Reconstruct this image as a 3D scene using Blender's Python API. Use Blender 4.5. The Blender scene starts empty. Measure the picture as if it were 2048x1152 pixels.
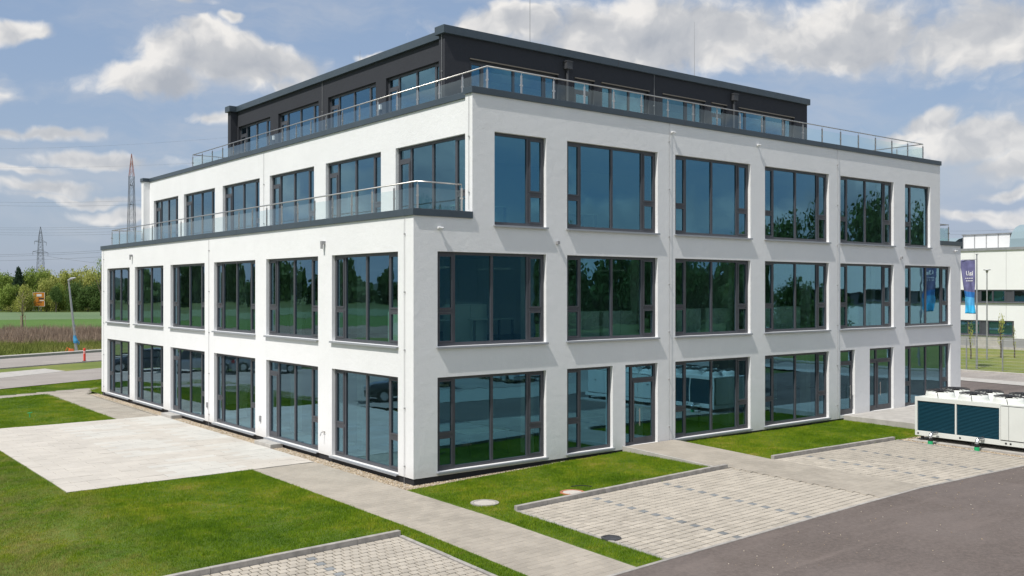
import bpy, math, random
import numpy as np
from mathutils import Vector, Matrix, noise as mnoise
rnd = random.Random(7)
R = math.radians
S = bpy.context.scene
COL = S.collection
# ------------------------------------------------------------------ camera, sky, sun
cam_d = bpy.data.cameras.new('camera')
cam = bpy.data.objects.new('camera', cam_d); COL.objects.link(cam)
YAW = R(51.6355)
CAMP = Vector((-14.3001, -22.383, 5.3))
cam.location = CAMP
cam.rotation_euler = (R(90), 0, YAW - R(90))
cam_d.sensor_width = 36; cam_d.lens = 1941.97 / 2048 * 36
cam_d.shift_y = 4.51 / 2048
cam_d.clip_end = 6000; cam_d.clip_start = 0.1
S.camera = cam
SUNV = Vector((-0.62, -0.125, 1.0)).normalized()
sd = bpy.data.lights.new('sun', 'SUN'); sun = bpy.data.objects.new('sun', sd); COL.objects.link(sun)
sd.energy = 3.5; sd.angle = R(0.53); sd.color = (1.0, 0.955, 0.89)
sun.rotation_euler = SUNV.to_track_quat('Z', 'Y').to_euler()
sun.location = (-20, -5, 40)
S.view_settings.view_transform = 'Standard'; S.view_settings.look = 'None'
S.view_settings.exposure = 0.32; S.view_settings.gamma = 1.0
S.view_settings.use_curve_mapping = False
S.render.engine = 'CYCLES'
S.cycles.max_bounces = 10; S.cycles.transparent_max_bounces = 24; S.cycles.use_denoising = True
S.cycles.glossy_bounces = 4; S.cycles.diffuse_bounces = 3

class NT:
    def __init__(s, t): s.t = t; s.n = t.nodes; s.l = t.links
    def add(s, ty, **k):
        n = s.n.new(ty)
        for a, b in k.items(): setattr(n, a, b)
        return n
    def put(s, sock, v):
        if hasattr(v, 'links') or isinstance(v, bpy.types.NodeSocket): s.l.new(v, sock)
        else: sock.default_value = v
    def math(s, op, a, b=None, clamp=False):
        n = s.add('ShaderNodeMath', operation=op, use_clamp=clamp)
        s.put(n.inputs[0], a)
        if b is not None: s.put(n.inputs[1], b)
        return n.outputs[0]
    def vec(s, op, a, b=None):
        n = s.add('ShaderNodeVectorMath', operation=op)
        s.put(n.inputs[0], a)
        if b is not None: s.put(n.inputs[1], b)
        return n.outputs['Value'] if op in ('LENGTH', 'DOT_PRODUCT') else n.outputs[0]
    def noise(s, v, scale, detail=5, rough=0.55, dist=0.0):
        n = s.add('ShaderNodeTexNoise'); n.noise_dimensions = '3D'
        if v is not None: s.put(n.inputs['Vector'], v)
        n.inputs['Scale'].default_value = scale; n.inputs['Detail'].default_value = detail
        n.inputs['Roughness'].default_value = rough; n.inputs['Distortion'].default_value = dist
        return n.outputs['Fac']
    def mix(s, f, a, b):
        n = s.add('ShaderNodeMix', data_type='RGBA')
        s.put(n.inputs[0], f); s.put(n.inputs[6], a); s.put(n.inputs[7], b)
        return n.outputs[2]
    def ramp(s, f, stops):
        n = s.add('ShaderNodeValToRGB'); s.put(n.inputs[0], f)
        cr = n.color_ramp
        while len(cr.elements) < len(stops): cr.elements.new(0.5)
        for e, (p, c) in zip(cr.elements, stops):
            e.position = p; e.color = (*c, 1) if len(c) == 3 else c
        return n.outputs[0]
    def smooth(s, v, a, b):
        n = s.add('ShaderNodeMapRange', interpolation_type='SMOOTHSTEP')
        s.put(n.inputs[0], v); n.inputs[1].default_value = a; n.inputs[2].default_value = b
        return n.outputs[0]

def make_world():
    w = bpy.data.worlds.new('World'); S.world = w; w.use_nodes = True
    t = NT(w.node_tree); t.n.clear()
    sky = t.add('ShaderNodeTexSky'); sky.sky_type = 'NISHITA'; sky.sun_disc = False
    sky.sun_elevation = math.asin(SUNV.z); sky.sun_rotation = math.atan2(SUNV.x, SUNV.y)
    sky.air_density = 1.0; sky.dust_density = 1.6; sky.ozone_density = 1.0; sky.altitude = 300
    d = t.add('ShaderNodeTexCoord').outputs['Generated']
    fw = (math.cos(YAW), math.sin(YAW), 0); lf = (-math.sin(YAW), math.cos(YAW), 0)
    a = t.vec('DOT_PRODUCT', d, fw); b = t.vec('DOT_PRODUCT', d, lf)
    sep = t.add('ShaderNodeSeparateXYZ'); t.put(sep.inputs[0], d); z = sep.outputs[2]
    u = t.math('ARCTAN2', b, a)
    hl = t.math('SQRT', t.math('ADD', t.math('MULTIPLY', a, a), t.math('MULTIPLY', b, b)))
    v = t.math('DIVIDE', z, t.math('MAXIMUM', hl, 0.02))
    v = t.math('MINIMUM', v, 4.0)
    cmb = t.add('ShaderNodeCombineXYZ'); t.put(cmb.inputs[0], u); t.put(cmb.inputs[1], v); P = cmb.outputs[0]
    # domain warp, two octaves of billows
    wn = t.add('ShaderNodeTexNoise'); t.put(wn.inputs['Vector'], P); wn.inputs['Scale'].default_value = 9
    wn.inputs['Detail'].default_value = 4; wn.inputs['Roughness'].default_value = 0.6
    wv = t.vec('SUBTRACT', wn.outputs['Color'], (0.5, 0.5, 0.5))
    wv = t.vec('MULTIPLY', wv, (0.085, 0.06, 0))
    Pw = t.vec('ADD', P, wv)
    cl = [(430,120,170,72,1.25),(320,168,170,42,1.1),(560,120,120,48,1.05),(410,72,70,34,1.0),(600,165,90,25,.9),
          (1320,70,420,95,1.25),(1020,45,170,55,1.1),(1680,70,280,90,1.15),(1980,70,240,100,1.1),(740,108,60,16,.75),(1180,140,150,30,.7),
          (1870,242,90,38,1.2),(1960,275,150,48,1.2),(1790,262,70,20,1.0),(2040,330,110,34,1.0),
          (45,48,85,26,1.05),(480,40,30,14,.7),(110,275,90,15,.9),(20,268,60,15,.8),(200,330,150,20,.95),(90,385,100,18,.95),(50,350,70,12,.8),
          (440,236,60,18,.85),(250,430,90,12,.85),(1960,435,150,18,.8),(2010,385,100,16,.8),(150,405,140,9,.8),(330,0,110,14,.7),
          (2300,160,220,90,1.1),(-300,150,240,80,1.1),(-700,300,260,60,1.0),(2700,320,240,50,1.0),(-250,380,200,20,.8),(2400,420,220,20,.8)]
    best = None; lowb = None
    cl = [(-math.atan((px - 1024) / 1942.0), (580.5 - py) / 1942.0 * math.cos(math.atan((px - 1024) / 1942.0)), rx / 1942.0, ry / 1942.0, w_) for (px, py, rx, ry, w_) in cl]
    cl += [(-1.70, .075, .15, .030, 1.0), (-1.95, .11, .12, .035, 1.0), (-1.42, .12, .13, .035, 1.0), (-1.60, .19, .12, .03, .9), (1.22, .085, .12, .03, 1.0), (1.0, .07, .10, .02, .9), (1.32, .17, .12, .035, 1.0), (.92, .2, .12, .03, .9)]
    for (cu, cv, rx, ry, wgt) in cl:
        q = t.vec('SUBTRACT', Pw, (cu, cv, 0))
        q = t.vec('MULTIPLY', q, (1.0 / rx, 1.0 / ry, 0))
        m = t.math('MULTIPLY', t.math('SUBTRACT', 1.0, t.vec('LENGTH', q)), wgt)
        best = m if best is None else t.math('MAXIMUM', best, m)
    # scattered cumulus for the rest of the sky
    far = t.math('MULTIPLY', t.math('SUBTRACT', t.noise(t.vec('MULTIPLY', Pw, (1, 1.6, 0)), 4.2, 2, 0.5), 0.49), 6.0)
    away = t.smooth(t.math('ABSOLUTE', u), 0.62, 0.85)
    hi = t.smooth(v, 0.38, 0.5)
    mask = t.math('MAXIMUM', away, hi)
    far = t.math('SUBTRACT', far, t.math('MULTIPLY', t.math('SUBTRACT', 1.0, mask), 3.0))
    best = t.math('MAXIMUM', best, far)
    n1 = t.noise(Pw, 13, 6, 0.52); n2 = t.noise(Pw, 48, 5, 0.6)
    den = t.math('ADD', best, t.math('MULTIPLY', t.math('SUBTRACT', n1, 0.5), 1.9))
    den = t.math('ADD', den, t.math('MULTIPLY', t.math('SUBTRACT', n2, 0.5), 0.55))
    al = t.smooth(den, -0.02, 0.6)
    # thin veil between the heaps
    veil = t.math('MULTIPLY', t.smooth(t.noise(t.vec('MULTIPLY', Pw, (1, 3.0, 0)), 5.0, 6, 0.6), 0.40, 0.72), 0.5)
    # sunlit side: compare with the noise a little towards the sun (left, up)
    Ps = t.vec('ADD', Pw, (0.016, 0.02, 0))
    lit = t.math('SUBTRACT', n1, t.noise(Ps, 13, 4, 0.5))
    lit = t.math('ADD', t.math('MULTIPLY', lit, 2.5), 0.78)
    lit = t.math('SUBTRACT', lit, t.math('MULTIPLY', t.math('MAXIMUM', best, 0.0), 0.40), clamp=True)
    cc = t.ramp(lit, [(0.0, (3.7, 3.95, 4.4)), (0.5, (5.1, 5.2, 5.4)), (0.9, (7.7, 7.5, 7.25))])
    hz = t.math('POWER', t.math('SUBTRACT', 1.0, t.math('MINIMUM', t.math('MAXIMUM', v, 0.0), 1.0)), 9.0)
    skl = t.vec('MINIMUM', sky.outputs[0], (4.5, 4.9, 5.6)); skyc = t.mix(0.62, skl, (2.75, 3.75, 5.5, 1))
    base = t.mix(t.math('MULTIPLY', hz, 0.75), skyc, (3.7, 4.15, 4.9, 1))
    base = t.mix(veil, base, (4.9, 5.15, 5.6, 1))
    # low sky tints the clouds too
    col = t.mix(t.math('MULTIPLY', al, t.math('SUBTRACT', 1.0, t.math('MULTIPLY', hz, 0.35))), base, cc)
    dn = t.smooth(z, -0.03, 0.0)
    col = t.mix(dn, (1.0, 1.0, 0.9, 1), col)
    bg = t.add('ShaderNodeBackground'); t.put(bg.inputs[0], col); bg.inputs[1].default_value = 0.092
    out = t.add('ShaderNodeOutputWorld'); t.l.new(bg.outputs[0], out.inputs[0])
make_world()

# ------------------------------------------------------------------ materials
MATS = {}
def mat(name, col, rough=0.6, metal=0.0, var=0.0, vscale=3.0, bump=0.0, bscale=40.0, spec=0.5, col2=None, detail=6, rnd_amt=0.0, bdist=0.01, coat=0.0):
    m = bpy.data.materials.new(name); m.use_nodes = True; t = NT(m.node_tree)
    b = t.n['Principled BSDF']
    b.inputs['Roughness'].default_value = rough; b.inputs['Metallic'].default_value = metal
    b.inputs['Specular IOR Level'].default_value = spec
    if coat: b.inputs['Coat Weight'].default_value = coat
    co = t.add('ShaderNodeNewGeometry').outputs['Position']
    c = (*col, 1)
    if var or col2:
        n = t.noise(co, vscale, detail, 0.6)
        c2 = (*(col2 if col2 else [x * (1 + var) for x in col]), 1)
        c1 = (*(col if col2 else [x * (1 - var) for x in col]), 1)
        f = t.smooth(n, 0.34, 0.66)
        c = t.mix(f, c1, c2)
    if rnd_amt:
        oi = t.add('ShaderNodeObjectInfo').outputs['Random']
        k = t.math('ADD', 1 - rnd_amt, t.math('MULTIPLY', oi, 2 * rnd_amt))
        cm = t.add('ShaderNodeCombineXYZ')
        for i in range(3): t.put(cm.inputs[i], k)
        mu = t.add('ShaderNodeMix', data_type='RGBA', blend_type='MULTIPLY'); mu.inputs[0].default_value = 1
        t.put(mu.inputs[6], c); t.put(mu.inputs[7], cm.outputs[0]); c = mu.outputs[2]
    t.put(b.inputs['Base Color'], c)
    if bump:
        bn = t.add('ShaderNodeBump'); bn.inputs['Strength'].default_value = bump; bn.inputs['Distance'].default_value = bdist
        t.put(bn.inputs['Height'], t.noise(co, bscale, 4, 0.6)); t.put(b.inputs['Normal'], bn.outputs[0])
    MATS[name] = m
    return m
def render_white(name, col):
    m = bpy.data.materials.new(name); m.use_nodes = True; t = NT(m.node_tree); b = t.n['Principled BSDF']
    co = t.add('ShaderNodeNewGeometry').outputs['Position']
    n = t.noise(co, 0.7, 4, 0.6)
    c = t.mix(t.smooth(n, .3, .7), (*[x * .965 for x in col], 1), (*col, 1))
    # faint rain runs
    st = t.noise(t.vec('MULTIPLY', co, (3.0, 3.0, 0.25)), 3.0, 4, .6)
    c = t.mix(t.math('MULTIPLY', t.smooth(st, .52, .8), .10), c, (col[0] * .72, col[1] * .73, col[2] * .72, 1))
    sp = t.add('ShaderNodeSeparateXYZ'); t.put(sp.inputs[0], co)
    low = t.math('SUBTRACT', 1.0, t.smooth(t.math('ADD', sp.outputs[2], t.math('MULTIPLY', t.noise(co, 6, 5, .65), .5)), .35, .85))
    c = t.mix(t.math('MULTIPLY', low, .22), c, (col[0] * .5, col[1] * .44, col[2] * .36, 1))
    t.put(b.inputs['Base Color'], c); b.inputs['Roughness'].default_value = 0.9; b.inputs['Specular IOR Level'].default_value = 0.2
    h1 = t.noise(co, 38, 4, .7); h2 = t.noise(co, 3.6, 6, .66, .4)
    b1 = t.add('ShaderNodeBump'); b1.inputs['Strength'].default_value = 1.0; b1.inputs['Distance'].default_value = .006; t.put(b1.inputs['Height'], h1)
    b2 = t.add('ShaderNodeBump'); b2.inputs['Strength'].default_value = 1.0; b2.inputs['Distance'].default_value = .011; t.put(b2.inputs['Height'], h2)
    t.put(b2.inputs['Normal'], b1.outputs[0]); t.put(b.inputs['Normal'], b2.outputs[0])
    MATS[name] = m; return m
M_WHITE = render_white('white_render', (.845, .85, .855))
M_DARK = render_white('dark_render', (.046, .049, .058))
M_FRAME = mat('anthracite_frame', (.066, .070, .082), .42, var=.06)
M_CAP = mat('parapet_sheet', (.052, .073, .092), .42, var=.06, vscale=1.2)
M_PLINTH = mat('bitumen_plinth', (.022, .022, .025), .7, bump=.3)
M_SILL = mat('aluminium_sill', (.36, .38, .41), .4, metal=.25)
M_STEEL = mat('brushed_steel', (.62, .60, .57), .3, metal=.9)
M_WIRE = mat('conductor_wire', (.42, .42, .42), .5, metal=.5)
M_BLACK = mat('black_plastic', (.02, .02, .022), .5)
M_LAMP = mat('white_plastic', (.8, .8, .8), .4)
M_GREYBOX = mat('grey_box', (.3, .3, .31), .5)
M_PIPE = mat('dark_pipe', (.06, .062, .068), .5)
M_FLOOR = mat('office_carpet', (.16, .17, .18), .9)
M_CEIL = mat('office_ceiling', (.8, .8, .78), .9)
M_INWALL = mat('office_wall', (.72, .73, .70), .9)
M_DESK = mat('white_cabinet', (.6, .68, .62), .5)
M_ROOF = mat('roof_gravel', (.3, .29, .27), .9, var=.2, vscale=12, bump=.5)
M_CONC = mat('concrete', (.42, .40, .37), .85, var=.1, vscale=2.5, bump=.3, bscale=60, bdist=.003)
M_KERB = mat('kerb_concrete', (.34, .32, .295), .88, var=.16, vscale=5, bump=.3, bscale=60, bdist=.003, rnd_amt=.05)
M_PAVER = mat('light_paver', (.415, .375, .315), .88, var=.09, vscale=2.0, bump=.4, bscale=90, bdist=.002, rnd_amt=.10)
M_PAVERD = mat('dark_paver', (.205, .215, .22), .85, var=.12, vscale=2.0, bump=.4, bscale=90, bdist=.002, rnd_amt=.18)
M_SLAB = mat('path_paver', (.345, .31, .26), .88, var=.09, vscale=1.1, bump=.4, bscale=90, bdist=.002, rnd_amt=.06)
M_TERR = mat('terrace_slab', (.50, .465, .415), .86, var=.05, vscale=.8, bump=.3, bscale=90, bdist=.002, rnd_amt=.04)
M_TERRL = mat('pale_terrace_slab', (.528, .508, .465), .86, var=.05, vscale=.8, bump=.3, bscale=90, bdist=.002, rnd_amt=.03)
M_JOINT = mat('joint_sand', (.065, .06, .045), .95, var=.35, vscale=9, bump=.5)
M_GREEN = mat('green_cap', (.02, .42, .16), .4)
M_ORANGE = mat('orange_ring', (.75, .16, .04), .5)
M_RED = mat('red_post', (.72, .06, .04), .5)
M_TARP = mat('blue_wrap', (.05, .28, .5), .7, bump=.6, bscale=20)
M_GALV = mat('galvanised', (.36, .37, .38), .45, metal=.5, var=.1)
M_PYLON = mat('pylon_steel', (.17, .175, .19), .6)
M_PYRED = mat('red_white_steel', (.62, .30, .26), .6)
M_BARK = mat('bark', (.10, .085, .065), .9, var=.3, vscale=8, bump=.6)
M_YBARK = mat('young_bark', (.26, .21, .15), .9, var=.2)
M_STAKE = mat('stake_wood', (.42, .34, .23), .9, var=.2)

def asphalt(name, c, c2):
    m = bpy.data.materials.new(name); m.use_nodes = True; t = NT(m.node_tree); b = t.n['Principled BSDF']
    co = t.add('ShaderNodeNewGeometry').outputs['Position']
    n = t.noise(co, .35, 6, .62, .6); col = t.mix(t.smooth(n, .36, .66), (*c, 1), (*c2, 1))
    rr = t.vec('MULTIPLY', co, (.25, 1.6, 1)); n3 = t.noise(rr, 1.0, 5, .6)
    col = t.mix(t.math('MULTIPLY', t.smooth(n3, .48, .72), .6), col, (c2[0] * 1.25, c2[1] * 1.22, c2[2] * 1.2, 1))
    # paved lanes laid at different times: hard edged patch
    br = t.add('ShaderNodeTexBrick'); t.put(br.inputs['Vector'], co); br.inputs['Scale'].default_value = .16; br.inputs['Color1'].default_value = (1, 1, 1, 1)
    br.inputs['Color2'].default_value = (.78, .78, .79, 1); br.inputs['Mortar'].default_value = (.93, .93, .93, 1); br.inputs['Mortar Size'].default_value = .0
    mu = t.add('ShaderNodeMix', data_type='RGBA', blend_type='MULTIPLY'); mu.inputs[0].default_value = .8
    t.put(mu.inputs[6], col); t.put(mu.inputs[7], br.outputs[0]); col = mu.outputs[2]
    n5 = t.noise(co, 11, 8, .78); col = t.mix(t.math('MULTIPLY', t.smooth(n5, .35, .7), .5), col, (c2[0]*1.45, c2[1]*1.42, c2[2]*1.38, 1)); n6 = t.noise(co, 19, 6, .8); col = t.mix(t.math('MULTIPLY', t.smooth(n6, .55, .75), .45), col, (c[0]*.5, c[1]*.5, c[2]*.5, 1))
    g = t.noise(co, 160, 2, .5); col = t.mix(t.math('MULTIPLY', t.smooth(g, .55, .8), .5), col, (.24, .23, .22, 1))
    sp = t.noise(co, 7, 3, .5); col = t.mix(t.smooth(sp, .765, .79), col, (.42, .39, .34, 1))
    t.put(b.inputs['Base Color'], col); b.inputs['Roughness'].default_value = .85; b.inputs['Specular IOR Level'].default_value = .25
    bn = t.add('ShaderNodeBump'); bn.inputs['Strength'].default_value = .5; bn.inputs['Distance'].default_value = .004
    t.put(bn.inputs['Height'], g); t.put(b.inputs['Normal'], bn.outputs[0]); return m
M_ASPH = asphalt('asphalt', (.112, .092, .082), (.148, .124, .113))
M_ROAD = asphalt('old_asphalt', (.27, .245, .225), (.32, .295, .27))

def grass_mat(name, cols, s1=.9, rough=.75, trans=.25, s2=6.0):
    m = bpy.data.materials.new(name); m.use_nodes = True; t = NT(m.node_tree); b = t.n['Principled BSDF']
    co = t.add('ShaderNodeNewGeometry').outputs['Position']
    n = t.math('ADD', t.math('MULTIPLY', t.noise(co, s1, 5, .6, .3), .6), t.math('MULTIPLY', t.noise(co, s2, 4, .6), .4))
    big = t.noise(co, s1*.28, 4, .6, .5); n = t.math('ADD', n, t.math('MULTIPLY', t.math('SUBTRACT', big, .5), .55))
    col = t.ramp(n, [(.36, cols[0]), (.5, cols[1]), (.62, cols[2]), (.72, cols[3])])
    if name == 'grass_blades':
        br = t.smooth(t.noise(t.vec('MULTIPLY', co, (.6, 1.5, 1)), 1.15, 5, .7, .8), .60, .74); col = t.mix(t.math('MULTIPLY', br, .6), col, (.34, .27, .11, 1))
        sx = t.add('ShaderNodeSeparateXYZ'); t.put(sx.inputs[0], co)
        worn = t.math('MULTIPLY', t.math('SUBTRACT', 1.0, t.smooth(t.math('ADD', sx.outputs[0], t.math('MULTIPLY', t.noise(co, .5, 3, .6), 5.0)), -6.8, -3.8)), t.smooth(t.noise(t.vec('MULTIPLY', co, (1.0, .7, 1)), 1.7, 6, .7, .6), .38, .62))
        col = t.mix(t.math('MULTIPLY', worn, .75), col, (.36, .32, .12, 1))
    t.put(b.inputs['Base Color'], col); b.inputs['Roughness'].default_value = rough; b.inputs['Specular IOR Level'].default_value = .2
    if trans:
        tr = t.add('ShaderNodeBsdfTranslucent'); t.put(tr.inputs[0], col)
        ms = t.add('ShaderNodeMixShader'); ms.inputs[0].default_value = trans
        o = t.n['Material Output']; t.l.new(b.outputs[0], ms.inputs[1]); t.l.new(tr.outputs[0], ms.inputs[2]); t.l.new(ms.outputs[0], o.inputs[0])
    return m
M_LAWN = grass_mat('lawn_soil', [(.07, .12, .015), (.09, .14, .02), (.12, .15, .03), (.16, .15, .05)], trans=0)
M_BLADE = grass_mat('grass_blades', [(.10, .195, .006), (.18, .285, .010), (.29, .35, .02), (.46, .40, .09)], trans=.3)
M_FIELD = grass_mat('crop_field', [(.065, .135, .02), (.08, .155, .025), (.09, .165, .03), (.11, .17, .035)], s1=.03, s2=.4, trans=0)
M_FIELDB = grass_mat('blue_green_crop', [(.11, .17, .08), (.13, .19, .09), (.14, .20, .10), (.15, .20, .09)], s1=.04, s2=.5, trans=0)
M_VERGE = grass_mat('rough_verge', [(.12, .16, .03), (.16, .19, .04), (.22, .22, .065), (.28, .25, .11)], s1=.3, s2=3, trans=0)
M_FARG = grass_mat('far_meadow', [(.06, .09, .02), (.08, .11, .026), (.10, .12, .03), (.13, .13, .05)], s1=.02, s2=.2, trans=0)
M_DRY = grass_mat('dry_stalks', [(.22, .165, .12), (.28, .215, .16), (.34, .27, .205), (.40, .32, .24)], s1=.3, s2=3, trans=.1)

def leaf_mat(name, a, b_):
    m = bpy.data.materials.new(name); m.use_nodes = True; t = NT(m.node_tree); b = t.n['Principled BSDF']
    co = t.add('ShaderNodeNewGeometry').outputs['Position']
    n = t.noise(co, .55, 4, .6); oi = t.add('ShaderNodeObjectInfo').outputs['Random']
    f = t.math('ADD', t.math('MULTIPLY', t.smooth(n, .3, .7), .7), t.math('MULTIPLY', oi, .3))
    col = t.mix(f, (*a, 1), (*b_, 1))
    t.put(b.inputs['Base Color'], col); b.inputs['Roughness'].default_value = .65; b.inputs['Specular IOR Level'].default_value = .25
    tr = t.add('ShaderNodeBsdfTranslucent'); t.put(tr.inputs[0], col)
    ms = t.add('ShaderNodeMixShader'); ms.inputs[0].default_value = .3
    o = t.n['Material Output']; t.l.new(b.outputs[0], ms.inputs[1]); t.l.new(tr.outputs[0], ms.inputs[2]); t.l.new(ms.outputs[0], o.inputs[0])
    return m
M_LEAF = [leaf_mat('leaves_mid_green', (.17, .25, .045), (.28, .36, .075)), leaf_mat('leaves_yellow_green', (.32, .36, .08), (.46, .47, .14)),
          leaf_mat('leaves_dark_green', (.065, .12, .03), (.11, .18, .045)), leaf_mat('leaves_conifer', (.022, .05, .024), (.04, .08, .035))]

def glass_mat(name, tint, refl_tint, base, amp):
    m = bpy.data.materials.new(name); m.use_nodes = True; t = NT(m.node_tree); t.n.clear()
    co = t.add('ShaderNodeNewGeometry').outputs['Position']
    tr = t.add('ShaderNodeBsdfTransparent'); tr.inputs[0].default_value = (*tint, 1)
    gl = t.add('ShaderNodeBsdfGlossy'); pass; gl.inputs['Roughness'].default_value = 0.0
    bn = t.add('ShaderNodeBump'); bn.inputs['Strength'].default_value = amp; bn.inputs['Distance'].default_value = .004
    t.put(bn.inputs['Height'], t.noise(co, 1.3, 2, .5)); rn = t.add('ShaderNodeObjectInfo').outputs['Random']; rv = t.add('ShaderNodeTexWhiteNoise'); rv.noise_dimensions = '1D'; t.put(rv.inputs['W'], rn)
    jit = t.vec('MULTIPLY', t.vec('SUBTRACT', rv.outputs['Color'], (.5, .5, .5)), (.009, .009, .009))
    t.put(gl.inputs['Normal'], t.vec('NORMALIZE', t.vec('ADD', bn.outputs[0], jit)))
    lw = t.add('ShaderNodeLayerWeight'); lw.inputs[0].default_value = .5
    fc3 = t.math('POWER', lw.outputs['Facing'], 2.6); t.put(gl.inputs['Color'], t.mix(fc3, (*refl_tint, 1), (.9, .95, 1, 1)))
    f = t.math('ADD', base, t.math('MULTIPLY', t.math('POWER', lw.outputs['Facing'], 3.0), 1.0 - base), clamp=True)
    # coating and tint act once per pane: the face where the ray leaves the glass passes it on unchanged
    bf = t.add('ShaderNodeNewGeometry').outputs['Backfacing']
    f = t.math('MULTIPLY', f, t.math('SUBTRACT', 1.0, bf)); t.put(tr.inputs[0], t.mix(bf, (*tint, 1), (1, 1, 1, 1)))
    ms = t.add('ShaderNodeMixShader'); t.put(ms.inputs[0], f); t.l.new(tr.outputs[0], ms.inputs[1]); t.l.new(gl.outputs[0], ms.inputs[2])
    o = t.add('ShaderNodeOutputMaterial'); t.l.new(ms.outputs[0], o.inputs[0]); return m
M_GLASS = glass_mat('window_glass', (.60, .80, .76), (.135, .39, .56), .44, .3)
M_RGLASS = glass_mat('railing_glass', (.86, .95, .94), (.75, .9, .95), .07, .05)

# ------------------------------------------------------------------ mesh helpers
class MB:
    def __init__(s): s.v = []; s.f = []; s.m = []
    def quad(s, a, b, c, d, m=0):
        i = len(s.v); s.v += [tuple(a), tuple(b), tuple(c), tuple(d)]; s.f.append((i, i+1, i+2, i+3)); s.m.append(m)
    def box(s, x0, y0, z0, x1, y1, z1, m=0):
        if x0 > x1: x0, x1 = x1, x0
        if y0 > y1: y0, y1 = y1, y0
        if z0 > z1: z0, z1 = z1, z0
        i = len(s.v)
        s.v += [(x0,y0,z0),(x1,y0,z0),(x1,y1,z0),(x0,y1,z0),(x0,y0,z1),(x1,y0,z1),(x1,y1,z1),(x0,y1,z1)]
        for q in ((0,3,2,1),(4,5,6,7),(0,1,5,4),(1,2,6,5),(2,3,7,6),(3,0,4,7)): s.f.append(tuple(i+k for k in q)); s.m.append(m)
        return s
    def tube(s, pts, r, n=6, m=0, caps=True):
        pts = [Vector(p) for p in pts]; rs = r if isinstance(r, (list, tuple)) else [r] * len(pts); base = len(s.v); prev = None
        for k, p in enumerate(pts):
            d = (pts[min(k+1, len(pts)-1)] - pts[max(k-1, 0)]).normalized()
            if prev is None: prev = d.orthogonal().normalized()
            e = (prev - d * prev.dot(d))
            e = e.normalized() if e.length > 1e-6 else d.orthogonal().normalized(); prev = e; g = d.cross(e)
            for j in range(n):
                a = 2 * math.pi * (j + .5) / n; s.v.append(tuple(p + (e * math.cos(a) + g * math.sin(a)) * rs[k]))
        for k in range(len(pts) - 1):
            for j in range(n):
                a = base + k*n + j; b = base + k*n + (j+1) % n; s.f.append((a, b, b+n, a+n)); s.m.append(m)
        if caps:
            s.f.append(tuple(base + j for j in reversed(range(n)))); s.m.append(m)
            s.f.append(tuple(base + (len(pts)-1)*n + j for j in range(n))); s.m.append(m)
        return s
    def lathe(s, c, prof, n=24, m=0):
        base = len(s.v); c = Vector(c)
        for (r, z) in prof:
            for j in range(n):
                a = 2*math.pi*j/n; s.v.append((c.x + r*math.cos(a), c.y + r*math.sin(a), c.z + z))
        for k in range(len(prof)-1):
            for j in range(n):
                a = base + k*n + j; b = base + k*n + (j+1) % n; s.f.append((a, b, b+n, a+n)); s.m.append(m)
        s.f.append(tuple(base + j for j in reversed(range(n)))); s.m.append(m)
        s.f.append(tuple(base + (len(prof)-1)*n + j for j in range(n))); s.m.append(m)
        return s
    def mesh(s, name, mats):
        me = bpy.data.meshes.new(name); me.from_pydata(s.v, [], s.f)
        for m in (mats if isinstance(mats, (list, tuple)) else [mats]): me.materials.append(m)
        if any(s.m): me.polygons.foreach_set('material_index', s.m)
        me.update(); return me
    def build(s, name, mats, parent=None, bevel=0, smooth=False, loc=None):
        o = bpy.data.objects.new(name, s.mesh(name, mats)); COL.objects.link(o)
        if parent: o.parent = parent
        if loc is not None: o.location = loc
        if bevel:
            b = o.modifiers.new('bevel', 'BEVEL'); b.width = bevel; b.segments = 2; b.limit_method = 'ANGLE'
        if smooth:
            for p in o.data.polygons: p.use_smooth = True
        return o
def tag(o, label=None, cat=None, group=None, kind=None):
    if label: o['label'] = label
    if cat: o['category'] = cat
    if group: o['group'] = group
    if kind: o['kind'] = kind
    return o
def empty(name, loc=(0, 0, 0), rz=0):
    o = bpy.data.objects.new(name, None); COL.objects.link(o); o.location = loc; o.rotation_euler = (0, 0, rz); o.empty_display_size = .3; return o
def copy_tree(o, parent=None):
    c = o.copy(); COL.objects.link(c)
    if parent: c.parent = parent
    for ch in list(o.children): copy_tree(ch, c)
    return c
def npmesh(name, verts, faces_n, mats, parent=None):
    """verts (N,3) array of consecutive faces with faces_n vertices each"""
    me = bpy.data.meshes.new(name); N = len(verts); F = N // faces_n
    me.vertices.add(N); me.vertices.foreach_set('co', np.asarray(verts, dtype=np.float32).ravel())
    me.loops.add(N); me.loops.foreach_set('vertex_index', np.arange(N, dtype=np.int32))
    me.polygons.add(F); me.polygons.foreach_set('loop_start', np.arange(0, N, faces_n, dtype=np.int32))
    try: me.polygons.foreach_set('loop_total', np.full(F, faces_n, dtype=np.int32))
    except Exception: pass
    me.materials.append(mats); me.update(calc_edges=True)
    o = bpy.data.objects.new(name, me); COL.objects.link(o)
    if parent: o.parent = parent
    return o

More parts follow.
